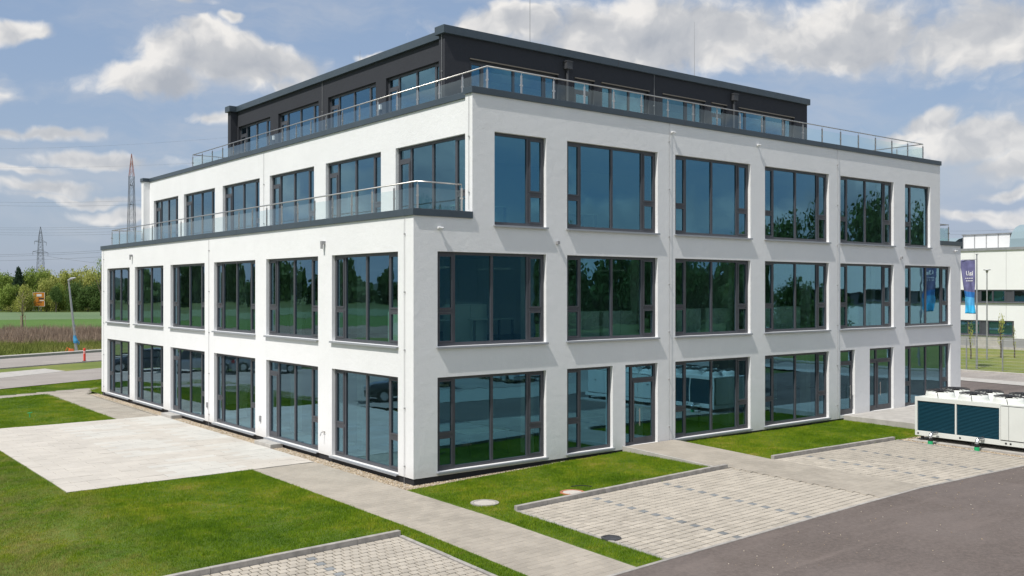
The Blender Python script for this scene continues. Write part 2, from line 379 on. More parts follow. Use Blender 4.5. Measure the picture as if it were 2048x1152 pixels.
# ------------------------------------------------------------------ ground height
XS = np.array([-60, -12, -8, -1.5, .3, 7.4, 10, 16, 20, 40, 80.])
YS = np.array([-40, -14, -8.9, -4, 0, 6, 25, 40])
GZ = np.array([[-.1]*11, [-.3,-.36,-.32,-.24,-.20,-.03,.02,-.02,-.05,0,0], [-.4,-.36,-.3,-.19,-.145,.03,.075,-.01,-.04,0,0],
               [-.5,-.30,-.14,-.05,-.03,.10,.12,.06,.02,0,0], [-.5,-.22,-.08,-.03,0,.10,.13,.08,.08,.03,0],
               [-.4,-.10,-.02,0,0,.05,.05,.05,.05,.03,0], [-.1,-.05,-.02,0,0,0,0,0,0,0,0], [0]*11])
def g(x, y):
    x = min(max(x, XS[0]), XS[-1]); y = min(max(y, YS[0]), YS[-1])
    i = min(int(np.searchsorted(XS, x, 'right')) - 1, len(XS) - 2); j = min(int(np.searchsorted(YS, y, 'right')) - 1, len(YS) - 2)
    a = (x - XS[i]) / (XS[i+1] - XS[i]); b = (y - YS[j]) / (YS[j+1] - YS[j])
    return (GZ[j][i]*(1-a) + GZ[j][i+1]*a)*(1-b) + (GZ[j+1][i]*(1-a) + GZ[j+1][i+1]*a)*b
def lawn_dip(x, y):
    """the left lawn is lumpy and falls away from the terrace"""
    k = min(max((-2.9 - x) / 3, 0), 1) * min(max((4.6 - y) / 2, 0), 1) * min(max((y + 4.0) / 1.5, 0), 1)
    d = (mnoise.noise(Vector((x * .45, y * .45, 3))) * .16) * k
    if x < -7.6: d -= .22 * min((-7.6 - x) / 2.5, 1)
    return d
def sheet(name, poly, dz, m, step=1.0, kind='structure', hf=None, parent=None):
    """a ground sheet over a convex polygon, draped on the ground height"""
    xs = [p[0] for p in poly]; ys = [p[1] for p in poly]; hf = hf or g
    import bmesh
    bm = bmesh.new(); vs = [bm.verts.new((p[0], p[1], 0)) for p in poly]; bm.faces.new(vs)
    def cut(lo, hi, nrm, mk):
        n = int((hi - lo) / step); n = min(n, 60); st = (hi - lo) / (n + 1)
        for k in range(1, n + 1):
            bmesh.ops.bisect_plane(bm, geom=bm.verts[:] + bm.edges[:] + bm.faces[:], plane_co=mk(lo + st * k), plane_no=nrm)
    cut(min(xs), max(xs), (1, 0, 0), lambda v: (v, 0, 0)); cut(min(ys), max(ys), (0, 1, 0), lambda v: (0, v, 0))
    for v in bm.verts: v.co.z = hf(v.co.x, v.co.y) + dz
    bmesh.ops.recalc_face_normals(bm, faces=bm.faces[:])
    me = bpy.data.meshes.new(name); bm.to_mesh(me); bm.free(); me.materials.append(m)
    if me.polygons and me.polygons[0].normal.z < 0: me.flip_normals()
    o = bpy.data.objects.new(name, me); COL.objects.link(o)
    if parent: o.parent = parent
    elif kind: o['kind'] = kind
    return o
def rect(x0, y0, x1, y1): return [(x0, y0), (x1, y0), (x1, y1), (x0, y1)]
# base ground out to the horizon
def base_ground():
    def ax(lo, hi, near0, near1, st):
        a = list(np.arange(near0, near1 + .01, st)); o = [near0]; d = st
        while o[-1] > lo: d *= 1.6; o.append(o[-1] - d)
        h = [near1]; d = st
        while h[-1] < hi: d *= 1.6; h.append(h[-1] + d)
        return sorted(set(o[1:] + a + h[1:]))
    X = ax(-3000, 3000, -60, 80, 2.0); Y = ax(-3000, 3000, -40, 70, 2.0); mb = MB()
    for y in Y:
        for x in X:
            z = g(x, y) - .10 - (.25 if (x < -7 and -6 < y < 14) else 0)
            mb.v.append((x, y, z if (-62 < x < 82 and -42 < y < 72) else -.12))
    n = len(X)
    for j in range(len(Y)-1):
        for i in range(n-1): mb.f.append((j*n+i, j*n+i+1, (j+1)*n+i+1, (j+1)*n+i)); mb.m.append(0)
    tag(mb.build('ground', M_FARG), kind='structure')
base_ground()
# ------------------------------------------------------------------ near ground surfaces
lawn_h = lambda x, y: g(x, y) + lawn_dip(x, y)
LAWNS = [('lawn_left', [(-18, -4.1), (-2.52, -4.1), (-2.52, 4.9), (-18, 4.9)], 1.0), ('lawn_bank', [(-18, 4.95), (-7.65, 4.95), (-7.65, 14), (-18, 14)], 1.0),
         ('lawn_path_strip', rect(-2.95, -8.9, -2.52, -4.1), 1.0), ('lawn_kerb_strip', rect(-.43, -8.9, .30, -4.0), 1.0),
         ('lawn_front', [(-.43, -4.0), (7.95, -4.0), (7.95, -.1), (5.5, -.12), (.3, -.42), (-.43, -.42)], 1.0), ('lawn_right', [(10.42, -3.95), (20.6, -3.95), (20.4, -.05), (10.5, -.05)], .8),
         ('lawn_back', [(-9, 19.0), (-2.28, 19.0), (-2.1, 31.3), (-9, 29.0)], .5), ('lawn_far_strip', [(-9, 30.6), (-4.2, 31.9), (.4, 33.35), (2.3, 38.0), (-3.5, 35.2), (-9, 32.4)], .35),
         ('lawn_corner', [(.06, 31.5), (.1, 29.4), (7, 29.4), (7, 39.8), (2.3, 38.0), (.45, 33.35)], .35)]
for nme, poly, dens in LAWNS:
    cx_ = sum(p[0] for p in poly)/len(poly); cy_ = sum(p[1] for p in poly)/len(poly)
    grow = [(p[0] + math.copysign(.05, p[0]-cx_), p[1] + math.copysign(.05, p[1]-cy_)) for p in poly]
    sheet(nme, grow, -.0085, M_LAWN, .5, hf=lawn_h)
def inside(poly, x, y):
    c = np.zeros(len(x), bool); n = len(poly)
    for i in range(n):
        x1, y1 = poly[i]; x2, y2 = poly[(i+1) % n]
        k = ((y1 > y) != (y2 > y)) & (x < (x2 - x1) * (y - y1) / ((y2 - y1) if y2 != y1 else 1e-9) + x1); c ^= k
    return c
gv = np.vectorize(lambda x, y: lawn_h(x, y))
def blades(name, label, polys, dens, h, w, m, hf=gv, lean=.35, seed=1, skip=(), edge=0.0):
    rs = np.random.RandomState(seed); out = []
    for poly, dk in polys:
        xs = [p[0] for p in poly]; ys = [p[1] for p in poly]; A = (max(xs)-min(xs))*(max(ys)-min(ys)); n = int(A*dens*dk)
        x = rs.uniform(min(xs), max(xs), n); y = rs.uniform(min(ys), max(ys), n)
        k = inside(poly, x, y)
        # keep what the lens (or a step beside it) could see
        dx = x + 14.3; dy = y + 22.38; k &= (dy > 0) & (np.arctan2(dy, dx) < R(97)) & (np.arctan2(dy, dx) > R(18))
        for (cx, cy, rr) in skip: k &= ((x-cx)**2 + (y-cy)**2 > rr*rr)
        x = x[k]; y = y[k]; n = len(x)
        # heights interpolated on a coarse lattice for speed
        gx = np.linspace(min(xs), max(xs), 60); gy = np.linspace(min(ys), max(ys), 60); G = np.array([[hf(a, b) for a in gx] for b in gy], float).reshape(60, 60)
        fx = (x-gx[0])/(gx[1]-gx[0]); fy = (y-gy[0])/(gy[1]-gy[0]); ix = np.clip(fx.astype(int), 0, 58); iy = np.clip(fy.astype(int), 0, 58); fx -= ix; fy -= iy
        z = (G[iy, ix]*(1-fx)+G[iy, ix+1]*fx)*(1-fy)+(G[iy+1, ix]*(1-fx)+G[iy+1, ix+1]*fx)*fy
        a = rs.uniform(0, 2*np.pi, n); hh = h*rs.uniform(.5, 1.35, n)*(1+.3*np.sin(x*1.7+np.sin(y*2.1))+.25*np.sin(x*5.1+2*np.sin(y*4.3))*np.sin(y*6.2+x*1.3)); l = lean*rs.uniform(0, 1, n)*hh; b = rs.uniform(0, 2*np.pi, n)
        ww = w*rs.uniform(.6, 1.3, n)
        rag = edge*np.clip(np.sin(x*2.9+1.3*np.sin(y*3.7))+np.sin(y*2.3+x), .35, 2); x = x + rs.normal(0, 1, n)*rag; y = y + rs.normal(0, 1, n)*rag
        p0 = np.stack([x-np.cos(a)*ww, y-np.sin(a)*ww, z-.01], 1); p1 = np.stack([x+np.cos(a)*ww, y+np.sin(a)*ww, z-.01], 1)
        p2 = np.stack([x+np.cos(b)*l, y+np.sin(b)*l, z+hh], 1)
        out.append(np.stack([p0, p1, p2], 1).reshape(-1, 3))
    return tag(npmesh(name, np.concatenate(out), 3, m), label, 'grass', kind='stuff')
MANH = [(.23, -2.93, .36), (2.66, -3.5, .33)]
blades('lawn_grass', 'short mown green lawn grass around the paths and parking bays', [(p, d) for _, p, d in LAWNS], 2900, .036, .0055, M_BLADE, skip=MANH, lean=.8, edge=.026)
# asphalt yard, roads
sheet('asphalt_yard', rect(-30, -15.2, 75, -8.98), 0.0, M_ASPH, 1.0)
sheet('yard_apron', [(22, -8.98), (75, -8.98), (75, 3.0), (41, 2.0), (41.6, 6.2), (46, 30), (30.2, 30), (30.2, -3.2), (22, -3.2)], -.012, M_ASPH, 1.5)
# left background surfaces (each higher than the one below)
sheet('west_car_park', [(-17, 14), (-8.4, 14), (-3.5, 35.5), (2.4, 38.2), (12, 42), (14, 50), (4.8, 46.9), (2.3, 45.6), (-2.2, 42.5), (-17, 38)], .006, M_ROAD, 2)
sheet('pale_paving', [(-9, 39.5), (-2.2, 42.55), (2.27, 45.63), (1.66, 48.58), (-1.37, 46.94), (-9, 44)], .012, M_CONC, 2)
sheet('verge', [(-20, 39.5), (-1.37, 46.94), (1.66, 48.58), (2.27, 45.63), (4.8, 46.8), (40, 62), (44, 72), (6.59, 53.37), (-.82, 49.92), (-20, 41)], .0, M_VERGE, 2)
sheet('road', [(-24, 39.3), (-.82, 49.92), (6.59, 53.37), (60, 78.3), (60, 89.5), (9.68, 64.61), (1.17, 60.6), (-24, 48.8)], .006, M_ROAD, 3)
def kerb(name, label, a, b, w=.12, h=.1, z0=-.1, seg=1.0, zf=None, off=0.0, m=None, gap=.006, group=None):
    """a run of kerb stones; each stone a part"""
    a = Vector(a); b = Vector(b); d = (b - a); L = d.length; d.normalize(); nrm = Vector((-d.y, d.x)); zf = zf or g
    root = empty(name, (a.x, a.y, zf(a.x, a.y))); tag(root, label, 'kerb', group)
    n = max(1, round(L / seg)); sl = L / n
    for k in range(n):
        p = a + d * (k * sl + gap / 2); q = a + d * ((k + 1) * sl - gap / 2); mb = MB()
        zp = zf(p.x, p.y) + off; zq = zf(q.x, q.y) + off; j = rnd.uniform(-.003, .003)
        pts = [p - nrm * w/2, q - nrm * w/2, q + nrm * w/2, p + nrm * w/2]; zs = [zp, zq, zq, zp]; o3 = Vector((a.x, a.y, zf(a.x, a.y)))
        lo = [Vector((c.x, c.y, z + z0)) - o3 for c, z in zip(pts, zs)]; hi = [Vector((c.x, c.y, z + h + j)) - o3 for c, z in zip(pts, zs)]
        i = len(mb.v); mb.v = [tuple(c) for c in lo + hi]; mb.f = [(0,3,2,1),(4,5,6,7),(0,1,5,4),(1,2,6,5),(2,3,7,6),(3,0,4,7)]; mb.m = [0]*6
        mb.build('kerb_stone', m or M_KERB, root, bevel=.008)
    return root
kerb('road_kerb', 'pale kerb along the far side of the road before the brown field', (-24, 48.6+1.7), (60, 89.5+.9), .9, .12, seg=3.0, m=M_CONC)
kerb('verge_kerb', 'low kerb between the road and the narrow green verge', (-20, 41.1), (30, 64.5), .15, .08, seg=3.0)
# right background
sheet('far_lawn', [(46.5, 60), (48.6, 9.4), (47.9, 4.8), (46.5, -30), (77.8, -40), (77.8, 60)], .01, M_VERGE, 3)
sheet('street', [(43.6, 40), (43.55, 6.9), (43.2, 2.9), (41, -30), (46.3, -30), (47.6, 4.8), (48.3, 9.4), (47, 40)], .006, M_ROAD, 3)
sheet('gutter_strip', [(41.9, 40), (41.5, 5.8), (41.0, 2.0), (39, -30), (41, -30), (43.2, 2.9), (43.55, 6.9), (43.6, 40)], .012, M_CONC, 3)
kerb('street_kerb', 'pale kerb between the street and the lawn of the white hall', (48.35, 40), (47.3, -28), .35, .12, seg=2.0, m=M_CONC)
# fields
sheet('field_verge', [(-60, 52), (1.5, 63.5), (10.2, 67.5), (160, 139), (160, 165), (12.77, 78.5), (5.18, 83.5), (-60, 70)], .003, M_VERGE, 4)
sheet('brown_field', [(-90, 60), (5.18, 83), (12.77, 77.5), (170, 160), (200, 180), (22, 110), (11.3, 115), (-90, 100)], .006, M_DRY, 5)
sheet('crop_field', [(-220, 80), (11.3, 114.8), (22, 109.8), (240, 205), (280, 290), (37.2, 165), (21.5, 170), (-220, 140)], .010, M_FIELD, 6)
sheet('pale_crop_field', [(-300, 135), (21.5, 170), (37.2, 165), (300, 300), (330, 350), (52, 225), (33.6, 236), (-300, 200)], .016, M_FIELDB, 8)
sheet('west_crop_field', [(-560, -260), (-55, -60), (-22, 14), (-24, 48), (-60, 60), (-210, 92), (-560, 200)], .022, M_FIELD, 8)
blades('dry_weeds', 'band of tall brown dry weeds across the field behind the road', [([(-8, 80), (5.18, 83), (12.77, 77.5), (30, 87), (36, 105), (22, 109.5), (11.3, 114.5), (-8, 111)], 1)], 34, .75, .035, M_DRY, lean=.5, seed=3)
blades('verge_grass', 'rough yellow green verge grass beyond the road kerb', [([(-8, 62.5), (1.5, 64.2), (10.2, 68.2), (34, 79), (34, 89), (12.77, 79), (5.18, 83), (-8, 79)], 1)], 55, .4, .02, M_VERGE, lean=.8, seed=4)
# ------------------------------------------------------------------ paving
def paver_mesh(w, l, h=.05, bev=.006):
    mb = MB(); a, b = w/2, l/2; c, d = a - bev, b - bev
    mb.v = [(-a,-b,-h),(a,-b,-h),(a,b,-h),(-a,b,-h),(-a,-b,-bev),(a,-b,-bev),(a,b,-bev),(-a,b,-bev),(-c,-d,0),(c,-d,0),(c,d,0),(-c,d,0)]
    mb.f = [(0,1,5,4),(1,2,6,5),(2,3,7,6),(3,0,4,7),(4,5,9,8),(5,6,10,9),(6,7,11,10),(7,4,8,11),(8,9,10,11)]; mb.m = [0]*9
    return mb
def pave(name, label, poly, w, l, mats, darkf=None, joint=.006, off=0.0, zf=None, bond=.5, along='x', jit=.003, piece='paver', skip=(), height=.05, bev=.008, jz=-.018, jm=None):
    """pavers of w (along the row) by l; the 300 nearest are parts, the rest one stuff part"""
    zf = zf or g; root = sheet(name, poly, off + jz, jm or M_JOINT, 1.0, hf=zf)
    xs = [p[0] for p in poly]; ys = [p[1] for p in poly]; items = []
    if along == 'x': nu, nv, u0, v0 = (max(xs)-min(xs)), (max(ys)-min(ys)), min(xs), min(ys)
    else: nu, nv, u0, v0 = (max(ys)-min(ys)), (max(xs)-min(xs)), min(ys), min(xs)
    rows = round(nv / l); ll = nv / rows
    for r in range(rows):
        sh = (r % 2) * bond * w; cells = []; u = -sh
        while u < nu - 1e-6:
            a = max(u, 0); b = min(u + w, nu); u += w
            if nu - b < .05: b = nu; u = nu
            if b - a > .03: cells.append((a, b))
        for a, b in cells:
            cu = u0 + (a+b)/2; cv = v0 + (r+.5)*ll
            x, y = (cu, cv) if along == 'x' else (cv, cu)
            if not inside(poly, np.array([x]), np.array([y]))[0]: continue
            if any((x-c[0])**2+(y-c[1])**2 < c[2]**2 for c in skip): continue
            items.append((x, y, b-a, ll, r))
    items.sort(key=lambda t: (t[0]-CAMP.x)**2 + (t[1]-CAMP.y)**2)
    # only those in or near the frame go first
    def vis(t):
        a = math.degrees(math.atan2(t[1]-CAMP.y, t[0]-CAMP.x)); return 22 < a < 80.5 and math.hypot(t[0]-CAMP.x, t[1]-CAMP.y)*math.cos(math.radians(a-51.6)) > 17.5
    items.sort(key=lambda t: 0 if vis(t) else 1)
    cache = {}; rest = MB(); restm = []
    for k, (x, y, du, dv, r) in enumerate(items):
        wi, li = (du - joint, dv - joint); wi, li = (wi, li) if along == 'x' else (li, wi)
        mi = darkf(x, y, r) if darkf else 0; z = zf(x, y) + off + rnd.uniform(-jit, jit)
        sx = (zf(x+.1, y) - zf(x-.1, y)) / .2; sy = (zf(x, y+.1) - zf(x, y-.1)) / .2
        tx = math.atan(sy) + rnd.uniform(-1, 1)*jit*2.5; ty = -math.atan(sx) + rnd.uniform(-1, 1)*jit*2.5
        if k < 300:
            key = (round(wi, 3), round(li, 3), mi)
            if key not in cache: cache[key] = paver_mesh(wi, li, height, bev).mesh(piece, mats[mi])
            o = bpy.data.objects.new(piece, cache[key]); COL.objects.link(o); o.parent = root; o.location = (x, y, z); o.rotation_euler = (tx, ty, 0)
        else:
            pm = paver_mesh(wi, li, height, bev); M4 = Matrix.Translation((x, y, z)) @ Matrix.Rotation(tx, 4, 'X') @ Matrix.Rotation(ty, 4, 'Y'); i = len(rest.v)
            rest.v += [tuple(M4 @ Vector(v)) for v in pm.v]; rest.f += [tuple(i+q for q in f) for f in pm.f]; rest.m += [mi]*9
    if rest.v: tag(rest.build('far_' + piece + 's', mats, root), kind='stuff')
    return root
def bay_lines(xl):
    def f(x, y, r):
        for q in xl:
            if r % 2 == 0 and abs(x - q) < .09: return 1
        return 0
    return f
GR = (.36, .08, .30)
pave('parking_bay', 'light', [(.43, -8.92), (8.35, -8.92), (8.35, -4.07), (.43, -4.07)], .2, .2, [M_PAVER, M_PAVERD], bay_lines([2.73, 5.33]), .026, bond=0, skip=[(.51, -7.15, .22)])
pave('parking_bay_front', 'light', [(-9.4, -8.92), (-3.08, -8.92), (-3.08, -4.2), (-9.4, -4.2)], .2, .2, [M_PAVER, M_PAVERD], bay_lines([-5.3, -8.1]), .026)
pave('parking_bay_right', 'light', [(10.4, -8.92), (17.35, -8.92), (17.35, -4.02), (10.4, -4.02)], .2, .2, [M_PAVER, M_PAVERD], bay_lines([11.9, 14.3]), .024, bond=0)
pave('footpath', 'path', [(-2.48, -8.92), (-.47, -8.92), (-.47, 4.9), (-2.48, 4.9)], .3, .2, [M_SLAB], None, .005, along='x')
pave('footpath_back', 'path', [(-2.25, 19.02), (-.47, 19.02), (-.47, 30.2), (.02, 31.4), (-2.1, 31.35)], .3, .2, [M_SLAB], None, .005)
pave('footpath_far', 'path', [(-9, 28.9), (-2.1, 31.37), (.04, 31.5), (1.0, 33.3), (-9, 30.4)], .4, .3, [M_SLAB], None, .005)
ramp_h = lambda x, y: .25 + (g(x, y) + .02 - .25) * min(max((-y - .3) / 3.6, 0), 1) if y > -4 else g(x, y) + .02
pave('entrance_path', 'path', [(8.06, -8.92), (10.36, -8.92), (10.38, 0.0), (8.06, 0.0)] if 0 else [(8.36, -8.92), (10.38, -8.92), (10.38, -.02), (8.08, -.02), (8.06, -4.0), (8.36, -4.06)], .2, .2, [M_SLAB], None, .004, zf=ramp_h, jit=.001)
mb = MB()
for k in range(8):   # concrete edging beside the ramp
    y0, y1 = -4.0 + k*.5, -4.0 + (k+1)*.5 - .004
    z0, z1 = ramp_h(8, y0)+.005, ramp_h(8, y1)+.005; i = len(mb.v)
    mb.v += [(7.97,y0,-.2),(8.05,y0,-.2),(8.05,y1,-.2),(7.97,y1,-.2),(7.97,y0,z0),(8.05,y0,z0),(8.05,y1,z1),(7.97,y1,z1)]
    mb.f += [tuple(i+q for q in f) for f in ((0,3,2,1),(4,5,6,7),(0,1,5,4),(1,2,6,5),(2,3,7,6),(3,0,4,7))]; mb.m += [0]*6
tag(mb.build('ramp_edging', M_CONC), 'pale concrete edging beside the ramp up to the glazed side door', 'edging')
plat = MB(); plat.box(20.45, -3.3, -.3, 30.1, -.003, .262); tag(plat.build('entrance_platform', M_CONC, bevel=.01), kind='structure')
def terr_mat(x, y, r):
    # paler slabs laid in broken bands
    b = (x + 5.6) / 1.0
    if abs(x + 1.25) < .62: return 1 if (y*.62) % 3.1 > .75 else 0
    if abs(x + 3.6) < .85: return 1 if ((y+1.2)*.55) % 2.6 > .6 and (y + x*.4) % 2.9 > .5 else 0
    return 0
pave('terrace', 'terrace', [(-7.62, 4.93), (-.47, 4.93), (-.47, 18.98), (-7.62, 18.98)], .8, .4, [M_TERR, M_TERRL], terr_mat, .009, off=.012, along='x', piece='slab', bev=.003, jz=-.008, jm=mat('terrace_joint', (.17, .16, .14), .9))
for nm, lb, a, b in (('parking_kerb', 'upstand kerb with a grey face along the lawn edge of the middle parking bay', (.36, -4.0), (8.25, -4.0)),
                     ('parking_kerb', 'short kerb across the top of the nearest parking bay, left of the footpath', (-9.4, -4.13), (-3.0, -4.13)),
                     ('parking_kerb', 'kerb between the right lawn and the parking bay beside the cooling unit', (10.5, -3.95), (17.4, -3.95))):
    kerb(nm, lb, a, b, .12, .11, group='kerbs round the parking bays')
for nm, lb, a, b in (('flush_kerb', 'flush kerb down the left edge of the middle parking bay', (.36, -4.08), (.36, -8.94)),
                     ('flush_kerb', 'flush kerb down the right edge of the nearest parking bay', (-3.01, -4.2), (-3.01, -8.94)),
                     ('flush_kerb', 'flush kerb between the paving and the dark asphalt', (-30, -8.95), (22, -8.95)),
                     ('flush_kerb', 'flush kerb between the right parking bay and the gravel bed', (17.42, -4.05), (17.42, -8.88))):
    kerb(nm, lb, a, b, .09 if nm != 'x' else .1, .014, group='flush kerbs of the parking bays')
sp_ = MB(); sp_.tube([(-4.9, 22.0, g(-4.9, 22)-.02), (-4.9, 22.0, g(-4.9, 22)+.16)], .02, 6); sp_.tube([(-4.99, 22.0, g(-4.9, 22)+.17), (-4.81, 22.0, g(-4.9, 22)+.19)], .018, 6)
tag(sp_.build('lawn_sprinkler', MATS.get('green_cap')), 'tiny green sprinkler standing in the back lawn', 'sprinkler')
for k, (lx, ly, lb) in enumerate(((7.35, -3.8, 'rust brown heap of dead leaves at the right end of the parking kerb'), (4.75, -3.82, 'rust brown heap of dead leaves behind the middle of the parking kerb'))):
    hp = MB()
    for q in range(16):
        a = q*2.4; rr = .02*math.sqrt(q)*1.6; z = g(lx, ly) + .05 + .004*(16-q); px_, py_ = lx+rr*math.cos(a)*1.6, ly+rr*math.sin(a); c_ = .035
        hp.quad((px_-c_, py_, z), (px_, py_-c_*.7, z+.012), (px_+c_, py_, z+.004), (px_, py_+c_*.7, z-.004))
    tag(hp.build('leaf_heap', mat('dead_leaves', (.30, .14, .06), .9, var=.3) if 'dead_leaves' not in MATS else MATS['dead_leaves']), lb, 'dead leaves', 'dead leaves by the parking kerb')
# gravel
def pebbles(name, label, polys, dens, r0, r1, m, zoff=.0, seed=5):
    rs = np.random.RandomState(seed); P = []
    for poly in polys:
        xs = [p[0] for p in poly]; ys = [p[1] for p in poly]; n = int((max(xs)-min(xs))*(max(ys)-min(ys))*dens)
        x = rs.uniform(min(xs), max(xs), n); y = rs.uniform(min(ys), max(ys), n); k = inside(poly, x, y); x, y = x[k], y[k]
        z = np.array([g(a, b) for a, b in zip(x, y)]) + zoff; P.append(np.stack([x, y, z], 1))
    P = np.concatenate(P); n = len(P)
    # octahedron, squashed and turned
    V = np.array([(1,0,0),(-1,0,0),(0,1,0),(0,-1,0),(0,0,1),(0,0,-1)], float); F = np.array([(0,2,4),(2,1,4),(1,3,4),(3,0,4),(2,0,5),(1,2,5),(3,1,5),(0,3,5)])
    s = rs.uniform(r0, r1, (n, 1, 1)) * rs.uniform(.6, 1.2, (n, 6, 1)) * np.array([1, .8, .6]); a = rs.uniform(0, 6.28, n)
    v = V[None]*s; c, d = np.cos(a)[:, None], np.sin(a)[:, None]; vx = v[:, :, 0]*c - v[:, :, 1]*d; vy = v[:, :, 0]*d + v[:, :, 1]*c
    v = np.stack([vx, vy, v[:, :, 2]], 2) + P[:, None, :]
    return tag(npmesh(name, v[:, F].reshape(-1, 3), 3, m), label, 'gravel', kind='stuff')
def pebble_mat():
    m = bpy.data.materials.new('pebbles'); m.use_nodes = True; t = NT(m.node_tree); b = t.n['Principled BSDF']
    co = t.add('ShaderNodeNewGeometry').outputs['Position']; w = t.add('ShaderNodeTexVoronoi'); t.put(w.inputs['Vector'], co); w.inputs['Scale'].default_value = 28
    s = t.add('ShaderNodeSeparateColor'); t.put(s.inputs[0], w.outputs['Color'])
    c = t.ramp(s.outputs[0], [(0, (.20, .15, .10)), (.35, (.42, .32, .20)), (.7, (.52, .44, .33)), (1, (.62, .58, .52))]); t.put(b.inputs['Base Color'], c); b.inputs['Roughness'].default_value = .7
    return m
M_PEB = pebble_mat()
M_GBED = mat('gravel_bed', (.26, .21, .15), .95, var=.4, vscale=30, bump=.8, bscale=40)
GP = [[(-.44, -.42), (.3, -.42), (.3, -.02), (0, 0), (0, 30.0), (-.44, 30.0)], [(.3, -.42), (5.5, -.12), (5.5, 0), (.3, 0)], [(17.48, -9.0), (22, -9.0), (22, -3.95), (17.48, -3.95)]]
for i, p in enumerate(GP): sheet(['gravel_bed', 'gravel_margin', 'gravel_yard'][i], p, -.035, M_GBED, 1.0)
pebbles('gravel', 'strip of tan river pebbles along the foot of the white office building', GP[:2], 1500, .011, .024, M_PEB, -.018)
pebbles('yard_gravel', 'tan gravel bed beneath the white rooftop style cooling unit', [GP[2]], 700, .012, .028, M_PEB, -.018, seed=6)
rs_ = np.random.RandomState(12); G3 = []
for q in range(160):
    gx_, gy_ = rs_.uniform(-1, 18), -9.1 - abs(rs_.normal(0, 1.8)); r3 = rs_.uniform(.006, .017); c3 = np.array([gx_, gy_, g(gx_, gy_)+r3*.5])
    V3 = np.array([(1,0,0),(-1,0,0),(0,1,0),(0,-1,0),(0,0,1),(0,0,-1)])*r3*rs_.uniform(.6, 1.3, (6, 1)) + c3
    G3.append(V3[np.array([(0,2,4),(2,1,4),(1,3,4),(3,0,4),(2,0,5),(1,2,5),(3,1,5),(0,3,5)])].reshape(-1, 3))
tag(npmesh('loose_grit', np.concatenate(G3), 3, M_PEB), 'scattered pale grit lying on the dark asphalt near its edge', 'grit', kind='stuff')
# manhole covers
def manhole(x, y, r, label, rim, lid, light=True):
    root = empty('manhole_cover', (x, y, g(x, y))); tag(root, label, 'manhole cover', None)
    a = MB(); a.lathe((0, 0, 0), [(r*1.0, -.05), (r*1.0, .022), (r*.80, .022), (r*.80, .006), (r*.5, .006)], 32); a.build('rim', rim, root)
    b = MB(); b.lathe((0, 0, 0), [(r*.77, -.02), (r*.77, .017), (r*.5, .019)], 32)
    for k in range(4): aa = k*math.pi/2+.4; b.box(r*.62*math.cos(aa)-.02, r*.62*math.sin(aa)-.008, .018, r*.62*math.cos(aa)+.02, r*.62*math.sin(aa)+.008, .024)
    b.build('lid', lid, root); return root
manhole(.23, -2.93, .36, 'round pale manhole cover with a wide grey concrete rim in the front lawn', M_KERB, M_TERR)
manhole(2.66, -3.5, .33, 'round pale manhole cover with a rust red rim beside the parking kerb', mat('rusty_rim', (.42, .16, .09), .8, var=.3), M_TERR)
manhole(.35+.16, -7.15, .22, 'dark cast iron manhole cover among the light pavers', mat('cast_iron', (.075, .075, .08), .6, metal=.3, var=.2), MATS['cast_iron'])
# little debris on the lawn
b = MB(); b.tube([(3.05, -3.0, g(3, -3)+.03), (3.3, -3.15, g(3, -3)+.05), (3.5, -3.35, g(3, -3)+.03)], .012, 5); tag(b.build('garden_hose_piece', M_BLACK), 'short black hose end lying in the lawn beside the red rimmed manhole', 'hose')
